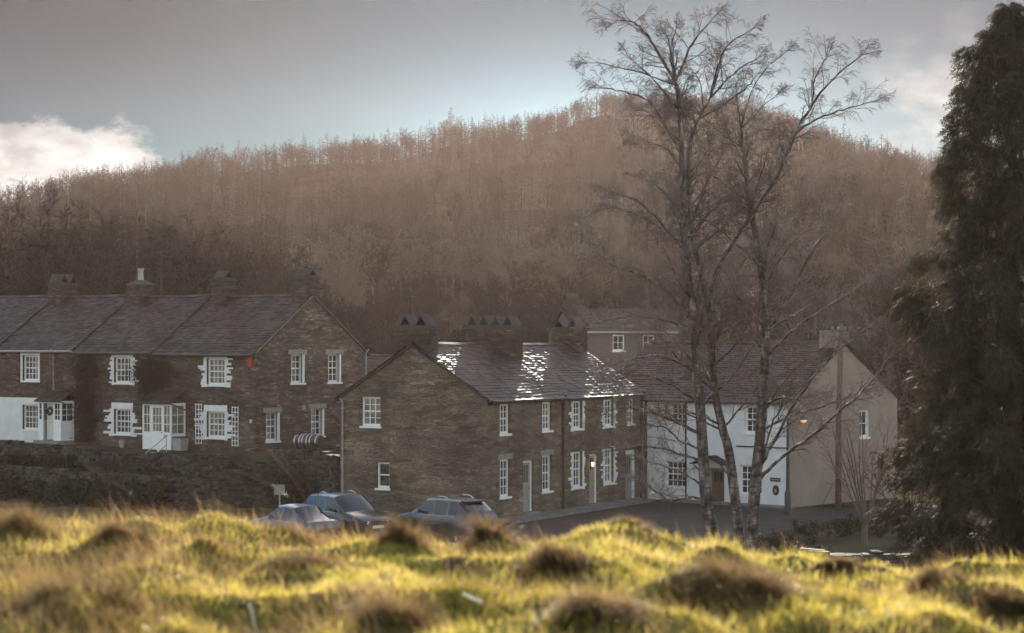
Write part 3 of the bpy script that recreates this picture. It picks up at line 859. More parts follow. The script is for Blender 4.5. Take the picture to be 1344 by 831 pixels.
# ---- two stone cottages along the street
stg = 'stone cottages along the street'
h1 = House('stone_cottage', 'gable-fronted stone cottage beside the parked cars, its slate roof streaked with light', 'cottage', C0, EXH, 7.1, 7.36, 0.0, 5.3, 7.62, M['stone_pale'], stg)
h2 = House('stone_cottage', 'stone cottage next to the white house, with a lit lamp by its narrow door', 'cottage', C0 + EXH * 7.1, EXH, 8.5, 7.36, 0.0, 5.27, 7.60, M['stone_pale'], stg)
h1.window('gl', 1.57, 3.98, .98, 1.27, 3, 4, 'glass_blind', lintel=None)
h1.window('gl', 2.19, 1.30, .66, 1.12, 1, 2, 'glass', lintel=None)
for a in (1.56, 5.5):
    h1.window('front', a, 3.70, .95, 1.27, 3, 4, 'glass_blind' if a > 3 else 'glass', lintel='quoin' if False else None); h1.window('front', a, 1.0, .95, 1.6, 3, 4, 'glass', lintel='quoin')
h1.door('front', 3.7, .2, 1.02, 2.25, 'sage')
for a in (8.56 - 7.1, 11.9 - 7.1):
    h2.window('front', a, 3.68, .95, 1.25, 3, 4, 'glass'); h2.window('front', a, 1.0, .95, 1.62, 3, 4, 'glass_blind' if a > 3 else 'glass')
    h2.surround('front', a, 1.0, .95, 1.62, int(a * 9), .3, False); h2.surround('front', a, 3.68, .95, 1.25, int(a * 9) + 1, .3, False)
h2.door('front', 10.24 - 7.1, .15, .95, 2.3, 'sage', .3)
h2.window('front', 14.35 - 7.1, 3.7, .9, 1.2, 3, 4); 
h2.door('front', 14.35 - 7.1, .1, 1.25, 2.35, 'sage', .45, fw=.2)
h1.walls(-.8, ('gl',)); h2.walls(-.9, ('gr',))
h1.roof(vl=.14, seed=8); h2.roof(vr=.1, seed=9)
h1.verge('gl', M['drain'])
h1.gutter(); h2.gutter()
h1.downpipe('front', 6.95, .1, 5.2, r=.07); h2.downpipe('front', 8.3, .0, 5.2, r=.07)
h1.downpipe('gl', .16, .0, 5.1, 'lead')
h1.chimney(.42, 3.68, .8, 1.6, 6.6, 8.18, M['stack_shade'], 2, 'x', tent_h=.5, tent_w=.6)
h2.chimney(.25, 3.68, .9, 2.5, 6.6, 8.24, M['stack_shade'], 4, 'x', tent_h=.48, tent_w=.5)
h2.chimney(8.0, 3.68, .9, 1.5, 6.6, 8.2, M['stack_shade'], 2, 'x', tent_h=.42, tent_w=.55)
lantern(h2, 'front', 9.55 - 7.1 + .25, 2.0, True)
# corner stones of the gable
cs = [MB(), MB()]; rnd = random.Random(3); z = .1
while z < 5.1:
    hh = rnd.uniform(.18, .34); w = rnd.choice([.35, .75, .5]) * rnd.uniform(.8, 1.2)
    h1.gl.box(cs[0], 7.36 - w, 7.34, z, z + hh - .004, -.02, .010)
    h1.gl.box(cs[1], .02, .02 + w * .8, z, z + hh - .004, -.02, .010)
    z += hh
for c_ in cs: c_.build('corner_stones', M['stone_pale'], h1.root)
h1.aerial(1.2, 4.4, 7.4, 9.7, .5, 1.2)

# ---- white cottage at the bend
hw = House('white_cottage', 'white rendered cottage behind the three birches, with a cream gable end and dark downpipes', 'cottage', W0 - EXW * 3.2, EXW, 3.2 + 8.5, 9.2, -.5, 5.0, 7.68, M['limewash'])
s0 = 3.2
hw.window('front', s0 + 2.09, 3.62, .98, 1.1, 3, 4); hw.window('front', s0 + 6.55, 3.38, 1.0, 1.25, 3, 4)
hw.window('front', s0 + 1.95, .62, 1.3, 1.3, 4, 4); hw.window('front', s0 + 6.4, .5, 1.3, 1.38, 4, 4)
hw.door('front', s0 + 4.4, -.32, .95, 2.0, 'timber', .3, frame='sage')
hw.window('gr', 6.33, 3.05, .85, 1.3, 2, 2, mid=False)
hw.walls(-1.4, ('gl', 'gr'), )
# cream harling of the gable end laid over its wall
mb = MB(); fc = hw.gr; op = hw.op['gr'][0]; W = hw.D
wall_panel(mb, Face(fc.base + fc.n * .012, fc.ea, fc.n, fc.zb), 0.0, W, -1.4, 4.93, [op], .05)
f2 = Face(fc.base + fc.n * .012, fc.ea, fc.n, fc.zb)
mb.add([f2.at(0, 4.93), f2.at(W, 4.93), f2.at(W / 2, 7.58)], [(0, 1, 2)])
mb.build('harled_gable', M['harling'], hw.root)
hw.roof(vl=.1, vr=.12, seed=12)
hw.gutter(s0 - .1, hw.L); hw.verge('gr', M['lead'])
hw.downpipe('front', s0 + .15, -.3, 4.9, r=.07); hw.downpipe('front', s0 + 2.62, -.35, 4.9, r=.04)
hw.chimney(hw.L - .55, 4.6, .95, 1.15, 6.6, 8.2, M['harling'], 1, 'x', capmat='slate_board', tent_h=.3, tent_w=.8)
mb = MB(); hw.front.box(mb, s0 + 5.6, s0 + 8.45, 2.72, 2.78, -.02, .05); mb.build('drip_course', M['drain'], hw.root)
# canopy over the door
cn = MB(); rnd = random.Random(5)
for sg in (-1, 1):
    A = s0 + 4.4
    for i in range(4):
        s_, e_ = i / 4, (i + 1.2) / 4
        def q(s, o, up): s = min(s, 1); return hw.front.at(A + sg * (.95 - .95 * s), 1.85 + .42 * s + up, o)
        o = 0.0
        while o < .85:
            b = min(o + rnd.uniform(.18, .3), .85)
            cn.add([q(s_, o, 0), q(s_, b - .005, 0), q(s_, o, .035), q(s_, b - .005, .035), q(e_, b - .005, .012), q(e_, o, .012)], [(0, 1, 3, 2), (2, 3, 4, 5), (0, 2, 5), (1, 4, 3), (0, 5, 4, 1)])
            o = b
cn.build('door_canopy', M['slate'], hw.root)
cb = MB()
for sg in (-1, 1): hw.front.box(cb, s0 + 4.4 + sg * .8 - .04, s0 + 4.4 + sg * .8 + .04, 1.3, 1.86, 0, .06); cb.tube([hw.front.at(s0 + 4.4 + sg * .8, 1.35, .05), hw.front.at(s0 + 4.4 + sg * .8, 1.84, .7)], .03, 5)
cb.build('canopy_bracket', M['timber'], hw.root)
# name board and oval plaque on the wall
mb = MB(); hw.front.box(mb, s0 + 7.55, s0 + 8.12, 1.18, 1.36, 0, .03); nb = mb.build('name_board', M['drain'], hw.root)
mb = MB(); 
for (x0, x1) in ((7.61, 7.7), (7.72, 7.79), (7.81, 7.9), (7.92, 7.98), (8.0, 8.06)): hw.front.box(mb, s0 + x0, s0 + x1, 1.25, 1.29, .03, .034)
mb.build('lettering', M['lead'], nb)
mb = MB(); c = hw.front.at(s0 + 7.86, .78, 0)
ring = [hw.front.at(s0 + 7.86 + .17 * math.cos(t), .78 + .23 * math.sin(t), .035) for t in np.linspace(0, 2 * math.pi, 24, endpoint=False)]
ringb = [hw.front.at(s0 + 7.86 + .18 * math.cos(t), .78 + .24 * math.sin(t), .0) for t in np.linspace(0, 2 * math.pi, 24, endpoint=False)]
mb.add(ring + ringb, [tuple(range(24))] + [(i, (i + 1) % 24, 24 + (i + 1) % 24, 24 + i) for i in range(24)])
pl = mb.build('oval_plaque', M['drain'], hw.root)
mb = MB(); hw.front.box(mb, s0 + 7.80, s0 + 7.92, .70, .84, .036, .05); mb.build('plaque_relief', M['lead'], pl)

# ---- house half hidden behind the street cottages, and a low outbuilding in the gap
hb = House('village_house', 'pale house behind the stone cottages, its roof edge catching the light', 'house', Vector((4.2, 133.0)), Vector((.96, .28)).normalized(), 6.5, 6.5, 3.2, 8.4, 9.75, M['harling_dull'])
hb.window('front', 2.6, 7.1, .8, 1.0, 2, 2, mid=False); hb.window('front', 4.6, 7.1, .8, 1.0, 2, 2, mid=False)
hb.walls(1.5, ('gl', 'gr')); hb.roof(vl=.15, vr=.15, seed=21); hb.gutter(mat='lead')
hb.chimney(.5, 3.25, .8, .9, 8.6, 10.3, M['stack_shade'], 1, 'x', tent_h=.3)
ho = House('outbuilding', 'low grey slate outbuilding filling the gap between the two rows of cottages', 'shed', Vector((-9.0, 118.5)), Vector((1, .1)).normalized(), 5.0, 4.2, 2.2, 6.1, 6.95, M['stone'])
ho.window('front', 2.3, 3.6, .7, .9, 2, 2, mid=False); ho.walls(1.0); ho.roof(vl=.1, vr=.1, seed=22)
# ------------------------------------------------------------------ trees
def rdir(rnd):
    while True:
        v = Vector((rnd.uniform(-1, 1), rnd.uniform(-1, 1), rnd.uniform(-1, 1)))
        if .05 < v.length < 1: return v.normalized()
def off_dir(d, ang, rnd):
    o = rdir(rnd); o = o - d * o.dot(d)
    if o.length < 1e-3: o = d.orthogonal()
    o.normalize()
    return (d * math.cos(ang) + o * math.sin(ang)).normalized()
def grow(mb, p, d, L, r, lvl, prm, rnd):
    n = prm['seg'][lvl]; pts = [p.copy()]; ds = [d]
    for i in range(n):
        d = (d + rdir(rnd) * prm['jit'][lvl] + Vector((0, 0, prm['trop'][lvl]))).normalized()
        p = p + d * (L / n); pts.append(p.copy()); ds.append(d)
    r1 = r * prm.get('taper', .45)
    rad = [r + (r1 - r) * i / n for i in range(n + 1)]
    mb.tube(pts, rad, prm['sides'][lvl], cap=False)
    if lvl + 1 >= len(prm['seg']): return
    k = prm['kids'][lvl]; k = k if isinstance(k, int) else rnd.randint(*k)
    for c in range(k):
        s = prm.get('from', .25) + (1 - prm.get('from', .25)) * ((c + rnd.random()) / k)
        i = min(int(s * n), n - 1); f = s * n - i
        q = pts[i].lerp(pts[i + 1], f)
        rr = max((rad[i] + (rad[i + 1] - rad[i]) * f) * prm['rr'][lvl], prm['rmin'])
        grow(mb, q, off_dir(ds[i + 1], R(rnd.uniform(*prm['ang'][lvl])), rnd), L * prm['lr'][lvl] * rnd.uniform(.6, 1.15) * (1.15 - .5 * s), rr, lvl + 1, prm, rnd)

def bare_tree_meshes(seed, h, spread=1.0, fine=True):
    """round-headed bare broadleaf; returns (trunk, crown) builders"""
    rnd = random.Random(seed)
    prm = dict(seg=[4, 3, 3, 2], jit=[.22, .25, .3, .35], trop=[.16, .12, .08, .05], sides=[5, 4, 3, 3], kids=[(7, 9), (6, 8), (5, 7)] if fine else [(5, 6), (4, 5), 3],
               lr=[.62, .55, .5], rr=[.55, .55, .6], ang=[(30, 60), (30, 65), (30, 70)], rmin=.024 if fine else .034, taper=.4)
    tr = MB(); cr = MB(); th = h * rnd.uniform(.28, .4)
    p = Vector((0, 0, -.4)); pts = [p.copy()]; d = Vector((rnd.uniform(-.05, .05), rnd.uniform(-.05, .05), 1)).normalized()
    for i in range(5):
        p = p + d * ((th + .4) / 5); d = (d + rdir(rnd) * .06).normalized(); pts.append(p.copy())
    r0 = h * .021
    tr.tube(pts, [r0 * (1.25 if i == 0 else 1 - .08 * i) for i in range(6)], 7)
    n = rnd.randint(5, 7)
    for i in range(n):
        a = 2 * math.pi * i / n + rnd.random(); tilt = rnd.uniform(.12, .75) * spread
        dd = Vector((math.cos(a) * math.sin(tilt), math.sin(a) * math.sin(tilt), math.cos(tilt)))
        q = pts[-1] if i < 3 else pts[rnd.choice([-2, -3])]
        grow(cr, q, dd, (h - th) * rnd.uniform(.6, .85) * (1.0 if tilt < .45 else .8), r0 * .55, 0, prm, rnd)
    return tr, cr
def conifer_meshes(seed, h, rad, step, droop, twigs, tw=.03, bare_to=.15):
    """straight-trunked conifer with level or drooping whorled branches"""
    rnd = random.Random(seed); tr = MB(); cr = MB()
    tr.tube([(0, 0, -.4), (0, 0, h * .5), (rnd.uniform(-.1, .1), 0, h)], [h * .012, h * .008, .01], 6)
    z = h * bare_to
    while z < h * .985:
        f = (z - h * bare_to) / (h * (1 - bare_to))
        L = rad * ((1 - f) ** .75) * (.55 + .45 * min(1, f * 6)) * rnd.uniform(.65, 1.15) + .12
        for k in range(rnd.randint(2, 4)):
            a = rnd.uniform(0, 2 * math.pi); c, s = math.cos(a), math.sin(a)
            dr = droop * rnd.uniform(.6, 1.4)
            p0 = Vector((0, 0, z)); p1 = Vector((c * L * .5, s * L * .5, z - dr * L * .25)); p2 = Vector((c * L, s * L, z - dr * L * .5))
            cr.tube([p0, p1, p2], [max(.012, L * .018), max(.01, L * .012), .006], 3, False)
            for t in range(twigs):
                q = rnd.uniform(.15, 1); b = p0.lerp(p1, q * 2) if q < .5 else p1.lerp(p2, q * 2 - 1)
                sd = rnd.choice((-1, 1)); l = rnd.uniform(.2, .5) * (L * .35 + .12)
                tip = b + Vector((c * l * .6 - s * sd * l, s * l * .6 + c * sd * l, -rnd.uniform(.0, .9) * l))
                w = Vector((c, s, 0)) * tw
                cr.add([b - w, b + w, tip], [(0, 1, 2)])
        z += step * rnd.uniform(.7, 1.3)
    return tr, cr
def join(a, b):
    m = MB(); m.v = list(a.v); m.f = list(a.f); m.add(b.v, b.f); return m

# --- trees large enough to show trunk and crown: just behind the cottages
def place_tree(proto, u, Y, s, rz, first):
    o = proto if first else copy_tree(proto)
    x = (u - UC) / F * Y
    o.location = (x, Y, gz(x, Y) - .1); o.rotation_euler.z = rz; o.scale = (s, s, s * random.uniform(.94, 1.06))
    return o
def make_tree(name, label, cat, tr, cr, tm, cm, group):
    r = thing(name, label, cat, group=group)
    tr.build('trunk', tm, r, 180); cr.build('crown', cm, r)
    return r
BARE = [make_tree('bare_tree', 'bare round-headed tree among the leafless trees close behind the roofs', 'tree', *bare_tree_meshes(50 + i, 10.0, 1.0), M['bark'], M['twig'], 'leafless trees close behind the roofs') for i in range(4)]
LARCH = [make_tree('larch_tree', 'tall leafless larch with level brown branches behind the terrace', 'tree', *conifer_meshes(70 + i, 14.0, 3.2, .27, .4, 13, .034, .14), M['bark'], M['larch'], 'leafless larches behind the terrace') for i in range(2)]
SPRUCE = [make_tree('spruce_tree', 'dark pointed spruce standing on the lower wooded slope', 'tree', *conifer_meshes(80 + i, 10.0, 2.2, .26, .7, 16, .05, .04), M['bark'], M['needle'], 'dark spruces on the lower wooded slope') for i in range(2)]
used = {}
def put(protos, k, u, Y, s, rz=None):
    pr = protos[k % len(protos)]; first = pr.name not in used; used[pr.name] = 1
    return place_tree(pr, u, Y, s, random.uniform(0, 6.28) if rz is None else rz, first)
#   (u, Y, top row) gives the height from the row its top reaches
def put_top(protos, k, u, Y, vtop, base_h):
    x = (u - UC) / F * Y
    h = (ZC - (vtop - HV) / F * Y) - gz(x, Y)
    return put(protos, k, u, Y, max(.25, h / base_h))
for i, (u, Y, v) in enumerate([(-25, 150, 300), (12, 170, 262), (48, 150, 262), (78, 142, 252), (104, 165, 250), (132, 150, 258), (205, 160, 268), (232, 150, 290), (262, 140, 282), (296, 152, 300), (322, 165, 300),
        (350, 150, 330), (385, 175, 310), (20, 140, 318), (150, 138, 320), (215, 136, 330), (-70, 160, 280), (340, 180, 290), (300, 137, 345), (60, 137, 330)]):
    put_top(BARE, i, u, Y, v, 10.0)
for i, (u, Y, v) in enumerate([(165, 158, 236), (180, 150, 250), (158, 175, 240), (118, 172, 240), (90, 180, 244), (226, 190, 258), (192, 172, 262)]):
    put_top(LARCH, i, u, Y, v, 14.0)
for i, (u, Y, v) in enumerate([(432, 170, 372), (470, 160, 385), (505, 175, 360), (538, 200, 345), (560, 165, 372), (590, 190, 345), (615, 220, 330), (640, 180, 350), (668, 165, 345), (700, 200, 330), (688, 160, 375), (728, 175, 350), (752, 190, 345),
        (790, 170, 360), (830, 200, 345), (868, 170, 370), (905, 190, 350), (960, 170, 365), (1010, 180, 350), (1060, 190, 330), (1140, 170, 330), (1165, 160, 345), (1190, 175, 320), (1188, 118, 400), (1212, 112, 380), (1240, 120, 390),
        (455, 140, 420), (490, 135, 415), (525, 142, 405), (600, 138, 410), (628, 142, 400), (705, 140, 395), (735, 150, 380), (780, 160, 385), (840, 145, 400), (560, 150, 395), (670, 145, 400)]):
    put_top(BARE, i + 1, u, Y, v, 10.0)
for i, (u, Y, v) in enumerate([(1187, 230, 218), (1112, 250, 200), (1040, 260, 275), (1008, 270, 280), (1150, 260, 250), (1222, 240, 225), (880, 300, 280)]):
    put_top(SPRUCE, i, u, Y, v, 10.0)

# --- trees on the hill: too small to show parts
hillg = 'trees on the wooded hill'
def far_proto(name, label, tr, cr, mat):
    o = join(tr, cr).build(name, mat); tag(o, label, 'tree', hillg); return o
FARP = [far_proto('larch_tree', 'small brown leafless larch in the wood covering the hill', *conifer_meshes(200 + i, 10.0, 2.5, .34, .25, 13, .12, .12), M['wood']) for i in range(4)]
FARB = [far_proto('bare_tree', 'small round leafless broadleaf tree in the wood covering the hill', *bare_tree_meshes(230 + i, 10.0, .9, False), M['wood']) for i in range(3)]
FARS = [far_proto('spruce_tree', 'small dark pointed evergreen on the skyline of the hill', *conifer_meshes(250 + i, 10.0, 2.5, .32, .6, 12, .14, .04), M['needle']) for i in range(2)]
def hill_tree(proto, x, y, s):
    first = proto.name not in used; used[proto.name] = 1
    o = proto
    if not first:
        o = proto.copy(); COL.objects.link(o)
    o.location = (x, y, gz(x, y) - .15); o.rotation_euler.z = random.uniform(0, 6.28); o.scale = (s * random.uniform(.85, 1.15), s * random.uniform(.85, 1.15), s)
rnd = random.Random(99)
taken = []
u = -20
while u < 1290:                                     # the skyline
    Y = 600 + rnd.uniform(-16, 4)
    kind = rnd.random()
    s = rnd.uniform(.55, 1.0) * (1.0 if u < 700 or u > 1060 else .8)
    pr = rnd.choice(FARP) if kind < .45 else (rnd.choice(FARB) if kind < .66 else rnd.choice(FARS))
    hill_tree(pr, (u - UC) / F * Y, Y, s)
    u += rnd.uniform(2.6, 8.5)
hill_tree(FARS[0], (592 - UC) / F * 590, 590, 1.15); hill_tree(FARS[1], (262 - UC) / F * 590, 590, 1.0)
cnt = 0
while cnt < 110:                                    # the nearest ones on the slope
    Y = rnd.uniform(215, 330); u = rnd.uniform(150, 1260)
    x = (u - UC) / F * Y
    kind = rnd.random()
    pr = rnd.choice(FARP) if kind < .5 else (rnd.choice(FARB) if kind < .95 else rnd.choice(FARS))
    hill_tree(pr, x, Y, rnd.uniform(.38, .68)); cnt += 1

# --- the rest of the wood, past counting: one object
def wood(name, label, mat, protos, pick, xx, yy, smin, smax, seed):
    vs, fs, off = [], [], 0
    r = np.random.default_rng(seed); P_ = []
    for tr, cr in protos:
        m = join(tr, cr); tri = []
        for f in m.f:
            for k in range(1, len(f) - 1): tri.append((f[0], f[k], f[k + 1]))
        P_.append((np.array(m.v), np.array(tri)))
    zz = ground_z(xx, yy)
    for k in range(len(xx)):
        v, t = P_[pick(r)]
        a = r.random() * 6.28; s = r.uniform(smin, smax)
        c, q = math.cos(a) * s, math.sin(a) * s
        w = np.empty_like(v); w[:, 0] = v[:, 0] * c - v[:, 1] * q + xx[k]; w[:, 1] = v[:, 0] * q + v[:, 1] * c + yy[k]; w[:, 2] = v[:, 2] * s + zz[k] - .15
        vs.append(w); fs.append(t + off); off += len(v)
    o = link(name, np_mesh(name, np.concatenate(vs), np.concatenate(fs)), mat)
    tag(o, label, None, None, 'stuff')
r_ = np.random.default_rng(5)
n_ = 4300; yy_ = 205 + 405 * r_.random(n_) ** .75; top_ = r_.random(n_) < .32; yy_[top_] = r_.uniform(565, 606, top_.sum())
xx_ = (r_.random(n_) - .5) * 2 * (.30 * yy_ + 18) + .01 * yy_
LB = [conifer_meshes(300 + i, 10.0, 2.5, .50, .35, 7, .11, .05) for i in range(3)] + [bare_tree_meshes(333 + i, 10.0, .9, False) for i in range(2)]
wood('hill_wood', 'far leafless wood clothing the hillside', M['wood'], LB, lambda r: r.integers(0, 5) if r.random() > .25 else r.integers(0, 3), xx_, yy_, .45, .85, 6)
# evergreen plantations in patches, and a belt of paler bare trees low on the slope
n_ = 2600; yy_ = 230 + 375 * r_.random(n_) ** .8; xx_ = (r_.random(n_) - .5) * 2 * (.28 * yy_ + 10); keep_ = vnoise(xx_ / 26, yy_ / 60, 71) + .5 * vnoise(xx_ / 9, yy_ / 20, 72) > .14
wood('evergreen_plantation', 'dark evergreen patches on the far hillside', M['needle'], [conifer_meshes(360 + i, 10.0, 2.4, .45, .6, 9, .13, .04) for i in range(2)], lambda r: r.integers(0, 2), xx_[keep_], yy_[keep_], .5, .95, 7)
n_ = 420; yy_ = r_.uniform(185, 260, n_); xx_ = (r_.random(n_) - .5) * 2 * .20 * yy_; keep_ = (vnoise(xx_ / 9, yy_ / 25, 73) > -.12) & (xx_ > -.10 * yy_)
wood('pale_wood', 'belt of paler leafless trees low on the slope', M['wood_pale'], [bare_tree_meshes(370 + i, 10.0, .8, False) for i in range(3)], lambda r: r.integers(0, 3), xx_[keep_], yy_[keep_], .45, .8, 8)

# ------------------------------------------------------------------ the three birches at the edge of the meadow
def smooth_line(pts, rad, per=4):
    out, ro = [], []
    n = len(pts)
    for i in range(n - 1):
        p0, p1, p2, p3 = pts[max(i - 1, 0)], pts[i], pts[i + 1], pts[min(i + 2, n - 1)]
        for k in range(per):
            t = k / per
            out.append(0.5 * ((2 * p1) + (p2 - p0) * t + (2 * p0 - 5 * p1 + 4 * p2 - p3) * t * t + (3 * p1 - p0 - 3 * p2 + p3) * t ** 3))
            ro.append(rad[i] + (rad[i + 1] - rad[i]) * t)
    out.append(pts[-1]); ro.append(rad[-1]); return out, ro
def bark_birch():
    m, nt, out = new_mat('birch_bark')
    v = coords(nt, (1, 1, .35)); n = N(nt, 'ShaderNodeTexNoise', i_Scale=7.0, i_Detail=6.0); nt.links.new(v, n.inputs['Vector'])
    v2 = coords(nt, (1, 1, 3.5)); n2 = N(nt, 'ShaderNodeTexNoise', i_Scale=4.0, i_Detail=5.0); nt.links.new(v2, n2.inputs['Vector'])
    c1 = ramp(nt, n.outputs['Fac'], [(0.35, (.06, .045, .038)), (0.52, (.13, .105, .09)), (0.66, (.30, .26, .23))])
    c2 = ramp(nt, n2.outputs['Fac'], [(0.45, (1, 1, 1)), (0.6, (.45, .42, .4))])
    c = mixc(nt, c1, c2, 1.0, 'MULTIPLY')
    principled(nt, out, c, .7, .3, bump(nt, n.outputs['Fac'], .9, .03)); return m
M['birch'] = bark_birch()
BIRCH_PRM = dict(seg=[4, 4, 4], jit=[.22, .26, .30], trop=[.05, -.06, -.22], sides=[4, 3, 3], kids=[(6, 9), (4, 7)], lr=[.52, .62], rr=[.62, .7],
                 ang=[(25, 60), (25, 65)], rmin=.0042, taper=.35)
def birch(label, base_Y, trunk, limbs, seed, twig_from, rootr):
    rnd = random.Random(seed)
    pts = [P(u, v, base_Y + dy) for (u, v, dy) in trunk]
    g = gz(pts[0].x, pts[0].y)
    root = thing('birch_tree', label, 'tree', (pts[0].x, pts[0].y, g))
    org = root.location.copy()
    L = lambda q: q - org
    n = len(pts)
    rad = [rootr * (1 - i / (n - 1)) ** .95 + .014 for i in range(n)]; rad[0] = rootr * 1.35
    pts[0].z = g - .3
    sp, sr = smooth_line(pts, rad, 5)
    mb = MB(); mb.tube([L(p) for p in sp], sr, 10); mb.build('trunk', M['birch'], root, 180)
    tw = MB()
    def dress(line, rads, start, gap, Lmax):
        i0 = int(len(line) * start); d_acc = 0
        for i in range(max(i0, 1), len(line)):
            seg = (line[i] - line[i - 1]); d_acc += seg.length
            while d_acc > gap:
                d_acc -= gap * rnd.uniform(.7, 1.3)
                dd = off_dir(seg.normalized(), R(rnd.uniform(30, 75)), rnd)
                if dd.z < -.2: dd.z *= -.4; dd.normalize()
                f = i / len(line)
                grow(tw, L(line[i]), dd, Lmax * rnd.uniform(.35, 1.0) * (1.15 - .55 * f), min(max(rads[i] * .42, .0075), .022), 0, BIRCH_PRM, rnd)
        e = (line[-1] - line[-2]).normalized()
        for k in range(3): grow(tw, L(line[-1]), off_dir(e, R(rnd.uniform(5, 35)), rnd), Lmax * .38, .009, 0, BIRCH_PRM, rnd)
    dress(sp, sr, twig_from, .20, 1.6)
    for lim in limbs:
        pl, r0 = lim[0], lim[1]
        # depth: start on the trunk's own plane, swing forward or back along the limb
        ctr = rnd.uniform(-1.6, 1.6); m = len(pl)
        v0 = pl[0][1]
        dy0 = float(np.interp(-v0, [-t[1] for t in trunk], [t[2] for t in trunk]))
        q = [P(u, v, base_Y + dy0 + ctr * (k / (m - 1)) ** 1.1 * (len(pl) / 5)) for k, (u, v) in enumerate(pl)]
        rr = [r0 * (1 - .82 * k / (m - 1)) + .004 for k in range(m)]
        sl, srr = smooth_line(q, rr, 5)
        # small kinks so that limbs are not smooth curves
        for k in range(2, len(sl) - 1): sl[k] = sl[k] + rdir(rnd) * .022
        lb = MB(); lb.tube([L(p) for p in sl], srr, 7); lb.build('limb', M['birch'], root, 180)
        dress(sl, srr, lim[2] if len(lim) > 2 else .15, .17, 1.3)
    for k in range(16):
        i = rnd.randint(int(len(sp) * .30), int(len(sp) * .9)); a = rnd.uniform(0, 6.28)
        d = Vector((math.cos(a) * .8, math.sin(a) * .8, rnd.uniform(.25, .9))).normalized(); q = sp[i].copy(); ln = [q.copy()]
        Lk = rnd.uniform(1.4, 3.0); dd = d.copy()
        for j in range(8):
            dd = (dd + rdir(rnd) * .16 + Vector((0, 0, .07 - .03 * j))).normalized(); q = q + dd * Lk / 8; ln.append(q.copy())
        rk = [min(.032, sr[i] * .5) * (1 - .85 * j / 8) + .004 for j in range(9)]
        lb = MB(); lb.tube([L(p) for p in ln], rk, 6); lb.build('limb', M['birch'], root, 180)
        dress(ln, rk, .15, .24, 1.1)
    tw.build('twigs', M['twig_wet'], root)
    return root
T1 = [(941, 760, 0), (937, 712, 0), (927, 655, 0), (923, 600, .05), (919, 536, .1), (914, 485, .1), (911, 417, .1), (904, 360, 0), (897, 300, -.1), (895, 217, -.2), (892, 144, -.2), (886, 105, -.2), (881, 72, -.2), (877, 50, -.1)]
L1 = [([(886, 108), (872, 83), (850, 47), (832, 30), (812, 27), (797, 36)], .045), ([(886, 108), (904, 65), (922, 40), (937, 22)], .04), ([(893, 200), (870, 160), (850, 132), (815, 120), (790, 116)], .04),
      ([(911, 417), (880, 385), (840, 360), (800, 345), (768, 312)], .05), ([(913, 440), (945, 345), (980, 292), (1020, 231), (1045, 173), (1067, 137), (1092, 105), (1132, 72)], .075, .3),
      ([(1047, 172), (1075, 155), (1107, 144), (1143, 134)], .03), ([(1067, 137), (1068, 112), (1075, 92), (1085, 74)], .025), ([(920, 570), (890, 555), (850, 540), (812, 535), (785, 548)], .05),
      ([(922, 606), (880, 592), (842, 585), (800, 592)], .035), ([(925, 640), (900, 622), (875, 612), (852, 606)], .03), ([(927, 655), (905, 653), (880, 657), (862, 645), (842, 628)], .035),
      ([(915, 490), (880, 470), (845, 468), (800, 480)], .04), ([(918, 530), (880, 505), (840, 492), (798, 500)], .04), ([(900, 330), (865, 290), (835, 262), (795, 250)], .04), ([(896, 250), (925, 205), (940, 170)], .03),
      ([(912, 430), (870, 420), (825, 415), (775, 425)], .04), ([(921, 590), (895, 580), (868, 560), (830, 560)], .03)]
T2 = [(973, 757, .5), (971, 713, .5), (963, 640, .5), (956, 590, .5), (949, 565, .5), (940, 523, .5), (936, 480, .5), (932, 417, .5), (918, 350, .4), (907, 290, .3), (904, 195, .3), (918, 155, .3), (933, 126, .3), (946, 84, .3)]
L2 = [([(933, 128), (940, 94), (955, 61), (987, 38)], .035), ([(933, 128), (962, 97), (995, 76)], .03), ([(920, 155), (960, 130), (985, 110), (994, 97)], .03), ([(932, 417), (955, 380), (978, 340), (1003, 318)], .035),
      ([(919, 352), (885, 310), (835, 282), (800, 272), (770, 285)], .04), ([(908, 290), (935, 225), (962, 185), (986, 166)], .035), ([(949, 562), (972, 535), (1000, 500), (1015, 470)], .03), ([(934, 440), (960, 410), (1000, 395), (1035, 360)], .03),
      ([(905, 240), (880, 200), (862, 190), (838, 190)], .03), ([(938, 505), (905, 470), (880, 440), (850, 430)], .03)]
T3 = [(986, 757, -.4), (987, 706, -.4), (991, 640, -.4), (997, 580, -.4), (1002, 508, -.3), (1004, 460, -.3), (1005, 417, -.3), (998, 350, -.2), (986, 274, -.2), (980, 235, -.2), (977, 202, -.2), (972, 160, -.2), (968, 135, -.2)]
L3 = [([(996, 630), (1020, 605), (1060, 575), (1100, 542), (1145, 500), (1165, 470)], .055, .3), ([(998, 612), (1018, 575), (1050, 520), (1090, 470), (1140, 428)], .05, .3), ([(1000, 565), (1040, 545), (1090, 530), (1150, 508)], .035),
      ([(1004, 440), (1030, 400), (1060, 340), (1085, 300), (1110, 250)], .05), ([(1000, 382), (1030, 330), (1062, 296), (1082, 260)], .035), ([(986, 276), (1000, 222), (1016, 180)], .025), ([(978, 215), (960, 182), (950, 150)], .022),
      ([(996, 620), (1012, 560), (1030, 525), (1042, 490)], .03), ([(1005, 470), (1045, 430), (1090, 400), (1150, 360)], .04), ([(1004, 430), (970, 390), (955, 360)], .025), ([(999, 545), (1030, 500), (1060, 470), (1105, 440)], .035), ([(1000, 360), (1040, 300), (1050, 250)], .03)]
birch('birch with the palest lower trunk, its thickest limb sweeping up over its neighbours', 58.0, T1, L1, 41, .42, .175)
